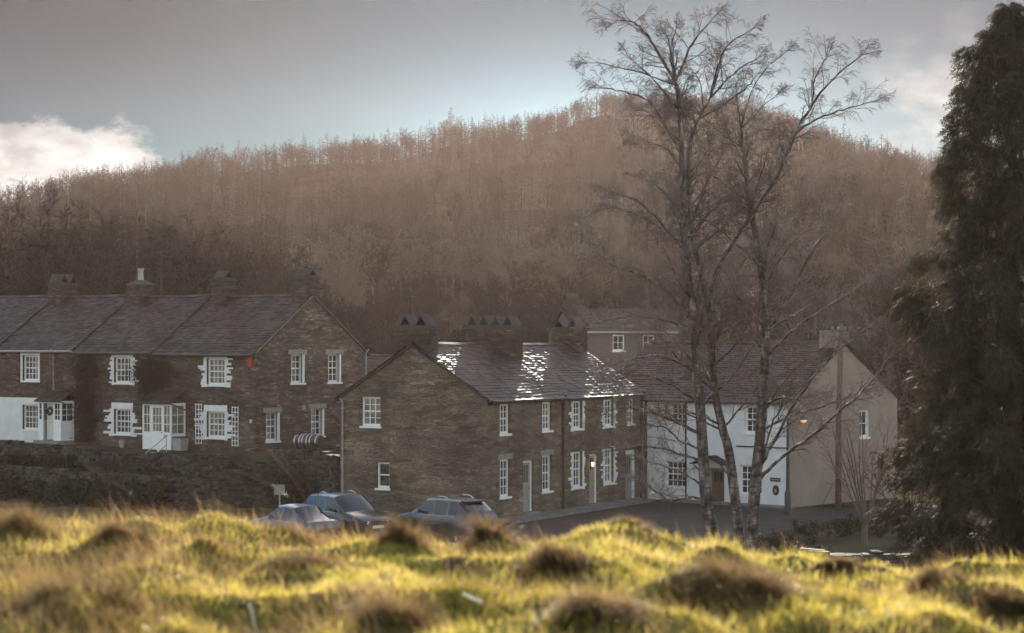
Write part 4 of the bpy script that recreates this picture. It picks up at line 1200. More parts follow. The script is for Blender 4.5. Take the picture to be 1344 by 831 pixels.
birch('slender middle birch trunk between its two neighbours, forking high against the sky', 58.0, T2, L2, 42, .45, .145)
birch('dark straight birch nearest the lamp post, sending long low limbs towards the telegraph pole', 58.0, T3, L3, 43, .42, .17)

# ------------------------------------------------------------------ tall evergreen at the edge
def sprays(name, mat, parent, pos, dirs, length, width, leaf=4, seed=1, droop=.5):
    """flat drooping fronds: each a spine with pairs of narrow leaflets, as one mesh"""
    r = np.random.default_rng(seed); n = len(pos)
    d = dirs / np.linalg.norm(dirs, axis=1, keepdims=True)
    rv = r.normal(size=(n, 3)); s = np.cross(d, rv); s /= np.linalg.norm(s, axis=1, keepdims=True)
    L = length * r.uniform(.6, 1.3, (n, 1)); down = np.array([0, 0, -1.0])
    V, T = [], []; off = 0
    for k in range(leaf):
        t = (k + .2) / leaf
        b = pos + d * L * t + down * (L * droop * t * t)
        ax = d + down * (2 * droop * t); ax /= np.linalg.norm(ax, axis=1, keepdims=True)
        for sg in (-1, 1):
            l = L * (.55 - .30 * t) * r.uniform(.7, 1.3, (n, 1))
            tip = b + ax * l * .75 + s * sg * l * .6 + down * l * .15
            w = width * r.uniform(.7, 1.3, (n, 1))
            a0 = b - ax * w + s * sg * .002; a1 = b + ax * w
            V.append(np.stack([a0, a1, tip], 1).reshape(-1, 3)); T.append(np.arange(n * 3).reshape(n, 3) + off); off += n * 3
    b = pos; tip = pos + d * L * 1.1 + down * (L * droop * 1.2)
    V.append(np.stack([b - s * width * .8, b + s * width * .8, tip], 1).reshape(-1, 3)); T.append(np.arange(n * 3).reshape(n, 3) + off)
    return link(name, np_mesh(name, np.concatenate(V), np.concatenate(T)), mat, parent)
def evergreen():
    Y = 48.0; x = (1326 - UC) / F * Y; g = gz(x, Y)
    root = thing('cypress_tree', 'tall dark drooping evergreen filling the edge of the picture', 'tree', (x, Y, g))
    mb = MB(); mb.tube([(0, 0, -.4), (0, 0, 4), (.05, 0, 9), (0, 0, 12.6)], [.32, .24, .12, .02], 10); mb.build('trunk', M['bark'], root, 180)
    zt = [0, .6, 2, 4, 5.5, 6.4, 7.2, 8, 9, 10, 10.7, 11.1, 11.6, 12.1, 12.5, 12.85]
    rt = [2.1, 2.4, 2.45, 2.4, 2.35, 2.15, 1.75, 1.6, 1.6, 1.5, 1.30, .90, 1.0, .72, .36, .05]
    rnd = random.Random(77); bm_ = MB(); pos, dr = [], []
    nb = 210
    for i in range(nb):
        z = 12.8 * (1 - ((i + .5) / nb) ** 1.0)
        a = i * 2.399963 + rnd.uniform(-.3, .3)
        Rr = float(np.interp(z, zt, rt)) * rnd.choice([rnd.uniform(.55, .9), rnd.uniform(.85, 1.22)])
        c, s = math.cos(a), math.sin(a)
        z0 = max(.2, z - Rr * .25)
        line = [Vector((0, 0, z0)), Vector((c * Rr * .5, s * Rr * .5, z0 + Rr * .22)), Vector((c * Rr * .85, s * Rr * .85, z + Rr * .05)), Vector((c * Rr, s * Rr, z - .12))]
        bm_.tube(line, [.03, .02, .012, .006], 4, False)
        m = int(80 + 95 * Rr / 2)
        for k in range(m):
            t = rnd.uniform(.08, 1.0) ** .8 * 3; j = min(int(t), 2)
            p = line[j].lerp(line[j + 1], t - j)
            q = rdir(rnd) * .22 * (.4 + Rr * .35); q.z = q.z * .6 - .34 * rnd.random() * (t / 3)
            pos.append(p + q); dd = Vector((c, s, -.55)) * .7 + rdir(rnd) * .75; dr.append(dd)
    bm_.build('branches', M['bark'], root)
    pos = np.array([tuple(p) for p in pos]); dr = np.array([tuple(p) for p in dr])
    sprays('crown', M['leyland'], root, pos, dr, .27, .017, 4, 3, .45)
    return root
evergreen()
# ------------------------------------------------------------------ meadow grass
def grass_mat(name, stops, tstops, transl, rough, spec, by='pos', sc=2.6):
    m, nt, out = new_mat(name)
    g = nt.nodes.new('ShaderNodeNewGeometry')
    n1 = N(nt, 'ShaderNodeTexNoise', i_Scale=sc, i_Detail=5.0); nt.links.new(g.outputs['Position'], n1.inputs['Vector'])
    ad = N(nt, 'ShaderNodeMath', operation='MULTIPLY_ADD'); ad.inputs[1].default_value = .45; nt.links.new(g.outputs['Random Per Island'], ad.inputs[0])
    a2 = N(nt, 'ShaderNodeMath', operation='MULTIPLY_ADD'); a2.inputs[1].default_value = 2.5; a2.inputs[2].default_value = -.98; nt.links.new(n1.outputs['Fac'], a2.inputs[0])
    nt.links.new(a2.outputs[0], ad.inputs[2])
    c = ramp(nt, ad.outputs[0], stops); t = ramp(nt, ad.outputs[0], tstops)
    b = principled(nt, out, c, rough, spec)
    tb = nt.nodes.new('ShaderNodeBsdfTranslucent'); nt.links.new(t, tb.inputs['Color'])
    mx = nt.nodes.new('ShaderNodeMixShader'); mx.inputs['Fac'].default_value = transl
    nt.links.new(b.outputs['BSDF'], mx.inputs[1]); nt.links.new(tb.outputs['BSDF'], mx.inputs[2]); nt.links.new(mx.outputs[0], out.inputs['Surface'])
    return m
M['turf'] = grass_mat('live_turf_blades', [(0.1, (.085, .07, .022)), (0.4, (.165, .145, .033)), (0.7, (.27, .21, .058)), (1.0, (.24, .17, .09))],
                      [(0.1, (.28, .22, .05)), (0.4, (.74, .58, .085)), (0.7, (.95, .74, .18)), (1.0, (.72, .50, .22))], .5, .35, .6)
M['straw'] = grass_mat('dead_straw_blades', [(0.1, (.10, .068, .032)), (0.5, (.20, .14, .07)), (1.0, (.32, .23, .12))],
                       [(0.1, (.12, .08, .035)), (0.5, (.25, .155, .065)), (1.0, (.42, .28, .13))], .75, .1, .4, sc=5)

def blades(x, y, z, L, W, lean_dir, lean, bend, seed, name, mat, parent=None, org=(0, 0, 0)):
    """grass blades: two quads and a tip each, bent along lean_dir"""
    r = np.random.default_rng(seed); n = len(x)
    base = np.stack([x - org[0], y - org[1], z - org[2]], 1)
    yaw = r.uniform(0, 2 * np.pi, n); side = np.stack([np.cos(yaw), np.sin(yaw), np.zeros(n)], 1) * (W[:, None] / 2)
    ld = np.stack([np.cos(lean_dir), np.sin(lean_dir), np.zeros(n)], 1)
    def pt(t):
        a = lean * t + bend * t * t * .5
        # integrate the arc roughly
        hor = np.sin(lean + bend * t * .5) * t; ver = np.cos(lean + bend * t * .5) * t
        return base + ld * (L * hor)[:, None] + np.array([0, 0, 1.0]) * (L * ver)[:, None]
    p1, p2, p3 = pt(.4), pt(.75), pt(1.0)
    b0 = base - np.array([0, 0, .02])
    V = np.stack([b0 - side, b0 + side, p1 - side * .85, p1 + side * .85, p2 - side * .5, p2 + side * .5, p3], 1).reshape(-1, 3)
    i = np.arange(n)[:, None] * 7
    Q = np.concatenate([i + np.array([[0, 1, 3]]), i + np.array([[0, 3, 2]]), i + np.array([[2, 3, 5]]), i + np.array([[2, 5, 4]]), i + np.array([[4, 5, 6]])], 0)
    return link(name, np_mesh(name, V, Q), mat, parent)

def meadow():
    r = np.random.default_rng(21)
    n = 170000
    y = 6.3 + (14.6 - 6.3) * r.random(n) ** 1.0; x = (r.random(n) * 2 - 1) * (.285 * y + .35)
    dens = vnoise(x / .28, y / .28, 31) + .6 * vnoise(x / .9, y / .9, 32)
    keep = r.random(n) < np.clip(.75 + dens * 1.1, .18, 1)
    x, y = x[keep], y[keep]; n = len(x)
    z = ground_z(x, y)
    rough = np.clip(.5 + 1.4 * vnoise(x / .5, y / .5, 33), 0, 1)
    L = (.028 + .06 * rough) * r.uniform(.5, 1.5, n); W = r.uniform(.0028, .006, n)
    o = blades(x, y, z, L, W, r.uniform(0, 6.28, n), r.uniform(.1, .9, n), r.uniform(.0, 1.2, n), 3, 'meadow_grass', M['turf'])
    tag(o, 'short mossy grass of the meadow', None, None, 'stuff')
    # far side of the bank, sparse and coarser
    n = 26000; y = 14 + 30 * r.random(n) ** 1.5; x = (r.random(n) * 2 - 1) * (.3 * y + 2)
    o = blades(x, y, ground_z(x, y), r.uniform(.08, .25, n), r.uniform(.006, .014, n), r.uniform(0, 6.28, n), r.uniform(.1, .9, n), r.uniform(0, 1, n), 4, 'bank_grass', M['turf'])
    tag(o, 'rough grass on the bank falling to the street', None, None, 'stuff')
    # dead straw mixed through the turf
    n = 60000; y = 6.3 + 8 * r.random(n); x = (r.random(n) * 2 - 1) * (.285 * y + .35)
    left = sm(-(x / y), -.05, .18)
    keep = r.random(n) < np.clip(.12 + .6 * left + vnoise(x / .6, y / .6, 35) * 1.3, .02, 1); x, y = x[keep], y[keep]; n = len(x)
    L = r.uniform(.06, .20, n) * (1 + .15 * sm(-(x / y), -.02, .2))
    o = blades(x, y, ground_z(x, y), L, r.uniform(.0022, .004, n), r.normal(2.6, .7, n), r.uniform(.1, .8, n), r.uniform(.1, 1.0, n), 5, 'straw_grass', M['straw'])
    tag(o, 'dead straw scattered through the turf', None, None, 'stuff')
meadow()

for k, (x, y, ww, hh, lab) in enumerate(TUSS_AT):
    r = np.random.default_rng(400 + k)
    n = int(2500 + 13000 * min(ww, .8)) // (2 if 'pale' in lab else 1); a = r.uniform(0, 6.28, n)
    lobe = .75 + .28 * np.sin(2 * a + k) + .18 * np.sin(3 * a + 2.1 * k) + .12 * np.sin(5 * a + k)      # ragged outline
    q = r.random(n) ** .62 * ww * .62 * lobe
    px_, py_ = x + np.cos(a) * q, y + np.sin(a) * q * .9
    pz = ground_z(px_, py_)
    f = np.clip(q / (ww * .5), 0, 1.2)
    clump = vnoise(px_ / .07, py_ / .07, 60 + k)
    L = (hh * .40 + .05) * r.uniform(.3, 1.35, n) * (1.1 - .6 * np.clip(f, 0, 1)) * (1 + .8 * clump)
    org = (x, y, gz(x, y))
    if 'pale' in lab: L = (hh * .95 + .05) * r.uniform(.3, 1.2, n) * (1.1 - .5 * np.clip(f, 0, 1))
    lean = (.05 if 'pale' in lab else .3) + .9 * f * r.uniform(.5, 1.2, n) + .35 * r.random(n); bend = r.uniform(.3, 1.9, n)
    la = np.where(r.random(n) < .42, a, 2.8) + r.normal(0, .6, n) + clump * 1.5
    o = blades(px_, py_, pz, L, r.uniform(.0014, .0032, n), la, lean, bend, 500 + k, 'grass_tussock', M['straw'], None, org)
    o.location = org
    tag(o, lab, 'tussock', 'tussocks in the meadow')

# tall dead stems and fallen bits picked out by the sun: photo polyline from the foot, thickness, label
STEMS = [
 ([(432, 706), (400, 655), (365, 605), (335, 573), (315, 562)], .0032, 'longest bent dead grass stem, its tip before the trellis by the ground-floor window', 1),
 ([(418, 704), (395, 672), (368, 645), (346, 633)], .003, 'short dead grass stem arching below the longest one, in front of the small sign', 1),
 ([(440, 706), (418, 660), (385, 618), (362, 590)], .002, 'thin dead stem between the longest bent stem and the gable of the stone cottage', 0),
 ([(548, 706), (535, 655), (520, 618), (497, 577)], .0032, 'straight dead stem leaning across the bonnet of the grey estate car', 1),
 ([(536, 708), (530, 680), (528, 655)], .002, 'short dead stem before the front wheel of the grey estate car', 0),
 ([(170, 700), (150, 672), (118, 645)], .004, 'pale dead stem leaning from the crest below the dark creeper', 0),
 ([(205, 690), (180, 662), (160, 640), (112, 612)], .003, 'pale dead stem below the pots by the glazed porch', 0),
]
for pl, r0, lab, head in STEMS:
    Yc = 10.6; pts = [P(u, v, Yc + .05 * k) for k, (u, v) in enumerate(pl)]
    pts[0].z = gz(pts[0].x, pts[0].y) - .03
    org = pts[0].copy()
    sp, sr = smooth_line([p - org for p in pts], [r0 * (1 - .6 * k / (len(pts) - 1)) for k in range(len(pts))], 5)
    mb = MB(); mb.tube(sp, sr, 5)
    if head:
        rn = random.Random(3); L_ = len(sp)
        for k in range(16):
            i = L_ - 1 - rn.randint(0, L_ // 4)
            d = (sp[i] - sp[i - 1]).normalized(); q = sp[i]
            e = q + d * rn.uniform(.02, .035) + rdir(rn) * .008
            mb.tube([q, q.lerp(e, .5) + rdir(rn) * .003, e], [.001, .0028, .0008], 4, False)
    o = mb.build('dead_grass', M['straw'], None, 180); o.location = org
    tag(o, lab, 'dry stalk', 'tall dead grass stems')
M['bleached'] = m_plain('bleached_straw', (.72, .66, .52), .5, .1)
for pl, lab in (([(327, 792), (331, 806), (334, 822), (340, 835)], 'white curved grass stem standing near the bottom edge of the picture'),
                ([(608, 803), (620, 808), (633, 814)], 'pale fallen stick lying beside the low dark tussock')):
    x, y = on_knoll(*pl[-1]); flat = 'fallen' in lab
    pts = []
    for (u, v) in pl:
        if flat:
            xx, yy = on_knoll(u, v); pts.append(Vector((xx, yy, gz(xx, yy) + .07)))
        else: pts.append(P(u, v, y))
    org = pts[0].copy(); sp, sr = smooth_line([p - org for p in pts], [.006] * len(pts), 4)
    mb = MB(); mb.tube(sp, sr, 6); o = mb.build('pale_stick' if flat else 'dead_grass', M['bleached'], None, 180); o.location = org
    tag(o, lab, 'stick' if flat else 'dry stalk')
# ------------------------------------------------------------------ garden walls, shrubs, street furniture
def stone_wall(name, label, pts, ztop, thick, seed, mat='drywall', zbot=None, size=.3, group=None):
    """dry stone wall: every stone modelled on both faces and along the top"""
    rnd = random.Random(seed)
    p0 = Vector((pts[0][0], pts[0][1])); zb = min(gz(x, y) for x, y in pts) - .3 if zbot is None else zbot
    root_z = zb
    mb = MB()
    for k in range(len(pts) - 1):
        a = Vector(pts[k]); b = Vector(pts[k + 1]); d = (b - a); Ln = d.length; d.normalize(); nn = Vector((d.y, -d.x))
        core = [(a - nn * thick * .4), (b - nn * thick * .4), (b + nn * thick * .4), (a + nn * thick * .4)]
        if nn.y > 0: nn = -nn
        zt = ztop[k] if hasattr(ztop, '__len__') else ztop; zt2 = ztop[k + 1] if hasattr(ztop, '__len__') else ztop
        c = [Vector((q.x - p0.x, q.y - p0.y, 0)) for q in core]
        mb.hexa([c[0], c[1], c[2], c[3]] + [c[0] + Vector((0, 0, zt - .08 - root_z)), c[1] + Vector((0, 0, zt2 - .08 - root_z)), c[2] + Vector((0, 0, zt2 - .08 - root_z)), c[3] + Vector((0, 0, zt - .08 - root_z))])
        x = 0
        s = -.0
        zmax = max(zt, zt2)
        z = zb
        while z < zmax - .02:
            hh = rnd.uniform(.07, .17)
            s = -rnd.random() * .3
            while s < Ln:
                w = rnd.uniform(.16, .5) * size / .3
                top_here = zt + (zt2 - zt) * min(1, max(0, s / Ln)) + vnoise(s * 1.7, seed) * .16
                if z + hh * .5 < top_here:
                    o = thick * .4 + rnd.uniform(-.03, .06)
                    cx = s + w / 2; cc = a + d * cx
                    for sg in (1,) if z + hh < top_here - .12 else (1, -1):
                        ctr = Vector((cc.x - p0.x + nn.x * (o - .1) * sg, cc.y - p0.y + nn.y * (o - .1) * sg, z + hh / 2 - root_z + rnd.uniform(-.015, .015)))
                        r = rnd.uniform(-.08, .08); r2 = rnd.uniform(-.06, .06)
                        ex = Vector((d.x, d.y, r)) * (w / 2 - .012); ey = Vector((nn.x, nn.y, r2)) * .14; ez = Vector((-d.x * r, -d.y * r, 1)) * (hh / 2 - .008)
                        q = [ctr - ex - ey - ez, ctr + ex - ey - ez, ctr + ex + ey - ez, ctr - ex + ey - ez, ctr - ex - ey + ez, ctr + ex - ey + ez, ctr + ex + ey + ez, ctr - ex + ey + ez]
                        q = [v + rdir(rnd) * .018 for v in q]
                        mb.hexa(q)
                s += w
            z += hh
    o = mb.build(name, M[mat]); o.location = (p0.x, p0.y, root_z)
    tag(o, label, 'wall', group); return o
M['wallstone'] = m_island('wall_stones', (.022, .019, .016), (.095, .08, .067), .85, .3, mott=5)
def onrow(t, s):          # terrace coordinates: t metres leftwards from the corner, s metres behind the facade line
    p = CR - EXR * t + Vector((.62, .79)) * s
    return (p.x, p.y)
stone_wall('garden_wall', 'low dark dry stone wall at the foot of the terrace gardens, nearest the meadow', [onrow(-2.4, -7.0), onrow(6, -7.1), onrow(14, -6.9), onrow(24, -7.2)], [1.3, 1.45, 1.5, 1.6], .5, 1, 'wallstone', -.2)
stone_wall('garden_wall', 'upper dry stone wall holding up the terrace just below the white porches', [onrow(3.9, -3.9), onrow(9, -4.0), onrow(14.5, -3.8), onrow(24, -4.1)], [2.1, 2.35, 2.5, 2.5], .5, 2, 'wallstone', .9)
stone_wall('garden_wall', 'upper dry stone wall below the trellised window, running to the barrel', [onrow(3.4, -3.95), onrow(-1.9, -3.85)], [2.15, 2.3], .45, 6, 'wallstone', .3)
stone_wall('retaining_wall', 'dark high retaining wall between the terrace gable and the gable-fronted cottage', [(-10.7, 98.5), (-9.2, 96.4), (-7.62, 94.1)], [2.65, 2.7, 2.7], .5, 3, 'wallstone', -.2)
stone_wall('garden_wall', 'short return of dark stone wall behind the small sign, below the trellises', [onrow(-2.4, -7.0), (-10.75, 98.45)], [1.3, 2.3], .45, 4, 'wallstone', -.2)
stone_wall('field_wall', 'low tumbled stone wall with sunlit top stones, between the lamp post and the evergreen', [P(1004, 700, 70).xy, P(1060, 700, 70.3).xy, P(1150, 700, 70.1).xy, P(1235, 700, 70.6).xy], [.56, .72, .70, .6], .6, 5, 'wallstone', None, .55)

def leafy(name, label, cat, x, y, w, h, seed, mat='bush', n=500, stems=8, leaf=.05, group=None, twiggy=.5, zoff=0, depth=None):
    """small shrub: bare stems carrying twigs and leaves, uneven outline"""
    rnd = random.Random(seed); g = gz(x, y) + zoff
    root = thing(name, label, cat, (x, y, g), group=group)
    st = MB(); lf = MB(); depth = depth or w
    prm = dict(seg=[4, 3, 2], jit=[.25, .3, .35], trop=[.08, .05, .0], sides=[4, 3, 3], kids=[(5, 7), (3, 5)], lr=[.5, .5], rr=[.6, .7], ang=[(25, 60), (25, 70)], rmin=.005, taper=.4)
    tips = []
    for i in range(stems):
        a = rnd.uniform(0, 6.28); q = rnd.random() ** .5 * .3
        b = Vector((math.cos(a) * q * w, math.sin(a) * q * depth, -.1))
        d = Vector((math.cos(a) * q * w * 1.6, math.sin(a) * q * depth * 1.6, h * .8)).normalized()
        grow(st, b, d, h * rnd.uniform(.7, 1.05), .022, 0, prm, rnd)
    st.build('stems', M['creeper'], root)
    if n:
        V = np.array(st.v); r = np.random.default_rng(seed)
        pick = V[r.integers(0, len(V), n)] + r.normal(0, .05, (n, 3)); pick = pick[pick[:, 2] > .03]
        for p in pick:
            d = rdir(rnd); s = off_dir(d, math.pi / 2, rnd); l = leaf * rnd.uniform(.6, 1.5)
            p = Vector(p); lf.add([p, p + d * l * .5 + s * l * .32, p + d * l, p + d * l * .5 - s * l * .32], [(0, 1, 2, 3)])
        lf.build('foliage', M[mat], root)
    return root
gsh = None
bushes = [  # t, s, width, height, seed, label
 (17.6, -3.0, 2.6, 1.15, 1, 'dark low shrub under the white painted wall beside the small fir'),
 (20.5, -3.2, 2.2, 1.1, 2, 'dark shrub at the picture edge under the white painted wall'),
 (12.0, -4.9, 2.6, .9, 3, 'low dark shrub in the garden below the dark creeper'),
 (8.9, -5.0, 2.4, .8, 4, 'low shrub in the garden below the white-splashed window next to the glazed porch'),
 (2.6, -3.3, 2.8, .95, 6, 'clipped dark shrub under the trellised window'),
 (.2, -3.0, 2.0, 1.0, 7, 'dark shrub at the corner under the gable of the terrace'),
 (4.6, -8.0, 3.6, 1.3, 8, 'long dark hedge bush in front of the garden wall, below the handrail'),
 (1.0, -8.0, 3.4, 1.35, 9, 'dark hedge bush in front of the garden wall, beside the small sign'),
 (8.5, -8.1, 3.4, 1.0, 10, 'dark hedge bush in front of the garden wall, below the glazed porch'),
 (-1.6, -7.9, 2.6, 1.5, 12, 'dark bush between the small sign and the ivy on the retaining wall'),
 (3.6, -5.6, 2.6, .9, 13, 'low dark shrub on the middle terrace below the stone steps'),
 (-1.0, -2.6, 2.4, 1.1, 14, 'dark shrub between the gable of the terrace and the barrel'),
 (7.0, -6.2, 3.0, 1.2, 15, 'tangled dark shrub on the middle terrace under the glazed porch'),
 (11.0, -6.1, 3.2, 1.1, 16, 'tangled dark shrub on the middle terrace under the dark creeper'),
 (15.5, -6.0, 3.4, 1.2, 17, 'tangled dark shrub on the middle terrace under the wreath door'),
 (.8, -6.0, 2.8, 1.3, 18, 'tangled dark shrub on the middle terrace under the corner lamp'),
 (13.5, -8.2, 3.2, .8, 11, 'scrubby bush in front of the garden wall, below the wreath door'),
]
for (t, s, w, h, sd, lab) in bushes:
    x, y = onrow(t, s); leafy('garden_shrub', lab, 'shrub', x, y, w, h, sd, 'bush', 2600, 14, .13)
x, y = onrow(6.0, -3.0); leafy('bare_shrub', 'small leafless shrub with thin upright twigs in front of the glazed porch', 'shrub', x, y, 1.3, 1.0, 21, 'bush', 0, 12)
x, y = onrow(5.2, -4.9); leafy('bare_shrub', 'leafless twiggy shrub below the steps of the glazed porch', 'shrub', x, y, 1.8, 1.1, 22, 'bush', 60, 12)
# ivy over the retaining wall
x, y = -9.0, 95.9; leafy('ivy_bush', 'dark mass of ivy hanging on the retaining wall behind the cars', 'ivy', x - .35, y - .35, 2.4, 2.1, 30, 'bush', 3000, 16, .13)
# small fir in the white cottage garden
def small_fir():
    x, y = onrow(18.75, -2.2); tr, cr = conifer_meshes(501, 2.6, .75, .13, .1, 16, .02, .06)
    r = make_tree('fir_tree', 'small dark fir in the garden before the white painted wall', 'tree', tr, cr, M['bark'], M['needle'], None); r.location = (x, y, gz(x, y))
small_fir()
# creepers on the terrace
def creeper(label, h, a0, a1, z0, z1, seed, n):
    rnd = random.Random(seed); fc = h.front
    org = h.root.matrix_basis @ fc.at((a0 + a1) / 2, z0, .1)
    root = thing('wall_creeper', label, 'creeper', org, h.root.rotation_euler.z)
    base = fc.at((a0 + a1) / 2, z0, .1)
    st = MB(); lf = MB()
    for i in range(16):
        p = fc.at(rnd.uniform(a0 + (a1 - a0) * .3, a1 - (a1 - a0) * .3), z0, .07); q = p - base; pts = [q.copy()]
        ta = rnd.uniform(a0, a1); d = 10
        for k in range(1, 11):
            z = z0 + (z1 - z0) * k / 10 * rnd.uniform(.9, 1.02)
            aa = (p.x) + (ta - p.x) * (k / 10) + rnd.uniform(-.1, .1)
            pts.append(fc.at(min(max(aa, a0), a1), z, rnd.uniform(.06, .22)) - base)
        st.tube(pts, [.03 * (1 - k / 13) for k in range(11)], 4, False)
    for i in range(n):
        f = rnd.random(); z = z0 + (z1 - z0) * (1 - (1 - f) ** 1.5); half = (a1 - a0) / 2 * (.35 + .65 * math.sin(min(1, .25 + f) * math.pi * .62)) * (1 + .35 * math.sin(z * 5 + seed))
        aa = (a0 + a1) / 2 + rnd.gauss(0, .45) * half
        o = .05 + abs(rnd.gauss(0, .16)); p = fc.at(aa, z, o) - base
        d = rdir(rnd); d.z -= .3; d.normalize(); s = off_dir(d, math.pi / 2, rnd); l = rnd.uniform(.08, .22)
        if rnd.random() < .5: lf.add([p - s * .008, p + s * .008, p + d * l * 1.5], [(0, 1, 2)])
        else: lf.add([p, p + d * l * .3 + s * l * .2, p + d * l * .6, p + d * l * .3 - s * l * .2], [(0, 1, 2, 3)])
    st.build('stems', M['creeper'], root); lf.build('foliage', M['creeper'], root)
creeper('dark bushy creeper climbing from the ground to the eaves beside the wreath porch', hB, -.1, 2.1, 2.4, 6.9, 2, 9000)
creeper('dark creeper spread over the wall above the glazed porch', hB, 4.6, 7.9, 4.9, 6.7, 3, 8000)

# trellises on each side of the ground floor window
def trellis(label, a, z0, z1, w):
    fc = hA.front; org = hA.root.matrix_basis @ fc.at(a, z0, .05)
    base = fc.at(a, z0, .05); mb = MB()
    for k in range(3): x = a - w / 2 + w * k / 2; mb.hexa([q - base for q in [fc.at(x - .02, z0, .06), fc.at(x + .02, z0, .06), fc.at(x + .02, z0, .04), fc.at(x - .02, z0, .04), fc.at(x - .02, z1, .06), fc.at(x + .02, z1, .06), fc.at(x + .02, z1, .04), fc.at(x - .02, z1, .04)]])
    n = 9
    for k in range(n):
        z = z0 + .06 + (z1 - z0 - .12) * k / (n - 1)
        mb.hexa([q - base for q in [fc.at(a - w / 2, z - .018, .078), fc.at(a + w / 2, z - .018, .078), fc.at(a + w / 2, z - .018, .0605), fc.at(a - w / 2, z - .018, .0605), fc.at(a - w / 2, z + .018, .078), fc.at(a + w / 2, z + .018, .078), fc.at(a + w / 2, z + .018, .0605), fc.at(a - w / 2, z + .018, .0605)]])
    o = mb.build('trellis', M['white']); o.location = org; o.rotation_euler.z = hA.root.rotation_euler.z
    tag(o, label, 'trellis')
trellis('white wooden trellis between the glazed porch and the ground-floor window', 7.2 - 3.95, 2.5, 4.55, .42)
trellis('white wooden trellis between the ground-floor window and the corner of the terrace', 7.2 - 1.35, 2.45, 4.45, .42)
# steps with handrail, grey bin
x, y = onrow(4.7, -2.4); g = 1.75
mb = MB()
for k in range(4): mb.box(-.9, .9, -1.3 + .32 * k, .1, -.7 + .17 * k, -.53 + .17 * k)
o = mb.build('stone_steps', M['quoin']); o.location = (x, y, g + .1); o.rotation_euler.z = hA.root.rotation_euler.z; tag(o, 'grey stone steps leading up to the glazed porch', 'steps')
mb = MB()
for (a, b, c, d) in (((.95, .0, -.3), (.95, .0, 1.15), 0, 0), ((.95, -1.35, -.9), (.95, -1.35, .35), 0, 0), ((.95, .0, 1.15), (.95, -1.35, .35), 0, 0), ((.95, .0, .7), (.95, -1.35, -.1), 0, 0)): mb.tube([a, b], .022, 6)
o = mb.build('handrail', M['lead'], None, 60); o.location = (x, y, g + .1); o.rotation_euler.z = hA.root.rotation_euler.z; tag(o, 'thin grey metal handrail beside the stone steps', 'handrail')
x, y = onrow(4.35, -.9)
r = thing('storage_bin', 'small grey lidded bin beside the glazed porch', 'bin', (x, y, gz(x, y)), hA.root.rotation_euler.z)
mb = MB(); mb.hexa([(-.26, -.24, 0), (.26, -.24, 0), (.26, .24, 0), (-.26, .24, 0), (-.3, -.28, .62), (.3, -.28, .62), (.3, .28, .62), (-.3, .28, .62)]); mb.build('body', M['lead'], r)
mb = MB(); mb.hexa([(-.33, -.31, .623), (.33, -.31, .623), (.33, .31, .623), (-.33, .31, .623), (-.28, -.26, .7), (.28, -.26, .72), (.28, .26, .72), (-.28, .26, .7)]); mb.build('lid', M['drain'], r)
# two flower pots
for (t, rad, hh, lab) in ((8.95, .17, .36, 'pale flower pot, the taller of the two by the wall next to the glazed porch'), (8.2, .2, .28, 'squat flower pot nearer the glazed porch')):
    x, y = onrow(t, -.7); r = thing('flower_pot', lab, 'pot', (x, y, gz(x, y)))
    mb = MB(); mb.lathe((0, 0, 0), [(rad * .65, 0), (rad * .9, hh * .8), (rad, hh * .8), (rad, hh), (rad * .85, hh), (rad * .83, hh * .85)], 16); mb.build('pot', M['lead'] if hh > .3 else M['pot'], r, 40)
    mb = MB(); mb.lathe((0, 0, 0), [(.01, hh * .83), (rad * .82, hh * .86), (.01, hh * .9)], 12); mb.build('soil', M['soil'], r, 40)
# hooped barrel lying on the retaining wall
def barrel():
    c = P(405, 580, 100.2); r = thing('barrel', 'dark barrel with pale hoops lying on its side below the gable windows', 'barrel', (c.x, c.y, c.z - .42), math.atan2(-.5, .85))
    mb = MB(); prof = [(.30 + .09 * math.sin(math.pi * k / 10), -.75 + .15 * k) for k in range(11)]
    mb.lathe((0, 0, .42), prof, 20, 'x'); mb.build('staves', M['drain'], r, 50)
    for k in (1, 3, 4.2, 5.8, 7, 9):
        x = -.75 + .15 * k; rr = .30 + .09 * math.sin(math.pi * k / 10) + .008
        h = MB(); h.lathe((0, 0, .42), [(rr - .02, x - .035), (rr, x - .035), (rr, x + .035), (rr - .02, x + .035)], 20, 'x'); h.build('hoop', M['hoop'], r, 40)
    for x in (-.5, .5):
        s = MB(); s.hexa([(x - .08, -.35, 0), (x + .08, -.35, 0), (x + .08, .35, 0), (x - .08, .35, 0), (x - .08, -.3, .12), (x + .08, -.3, .12), (x + .08, .3, .12), (x - .08, .3, .12)]); s.build('cradle', M['timber'], r)
    return c
M['hoop'] = m_plain('bare_steel_hoop', (.45, .44, .43), .3, .1, metal=1.0)
bc = barrel()
mb = MB(); mb.box(-1.3, 1.3, -.45, .45, -1.2, 0)
o = mb.build('stone_plinth', M['stone']); o.location = (bc.x, bc.y, bc.z - .423); o.rotation_euler.z = math.atan2(-.5, .85); tag(o, 'stone plinth carrying the hooped barrel', 'plinth')
# small sign on a post
c = P(367, 643, 93.0); g = gz(c.x, c.y)
r = thing('signpost', 'small square grey sign on a short post by the parked cars', 'sign', (c.x, c.y, g))
mb = MB(); mb.tube([(0, 0, -.2), (0, 0, c.z - g + .2)], .035, 8); mb.build('post', M['lead'], r, 60)
mb = MB(); mb.box(-.23, .23, -.06, -.037, c.z - g - .21, c.z - g + .23); mb.build('sign_board', M['sign'] if 'sign' in M else M['quoin'], r)

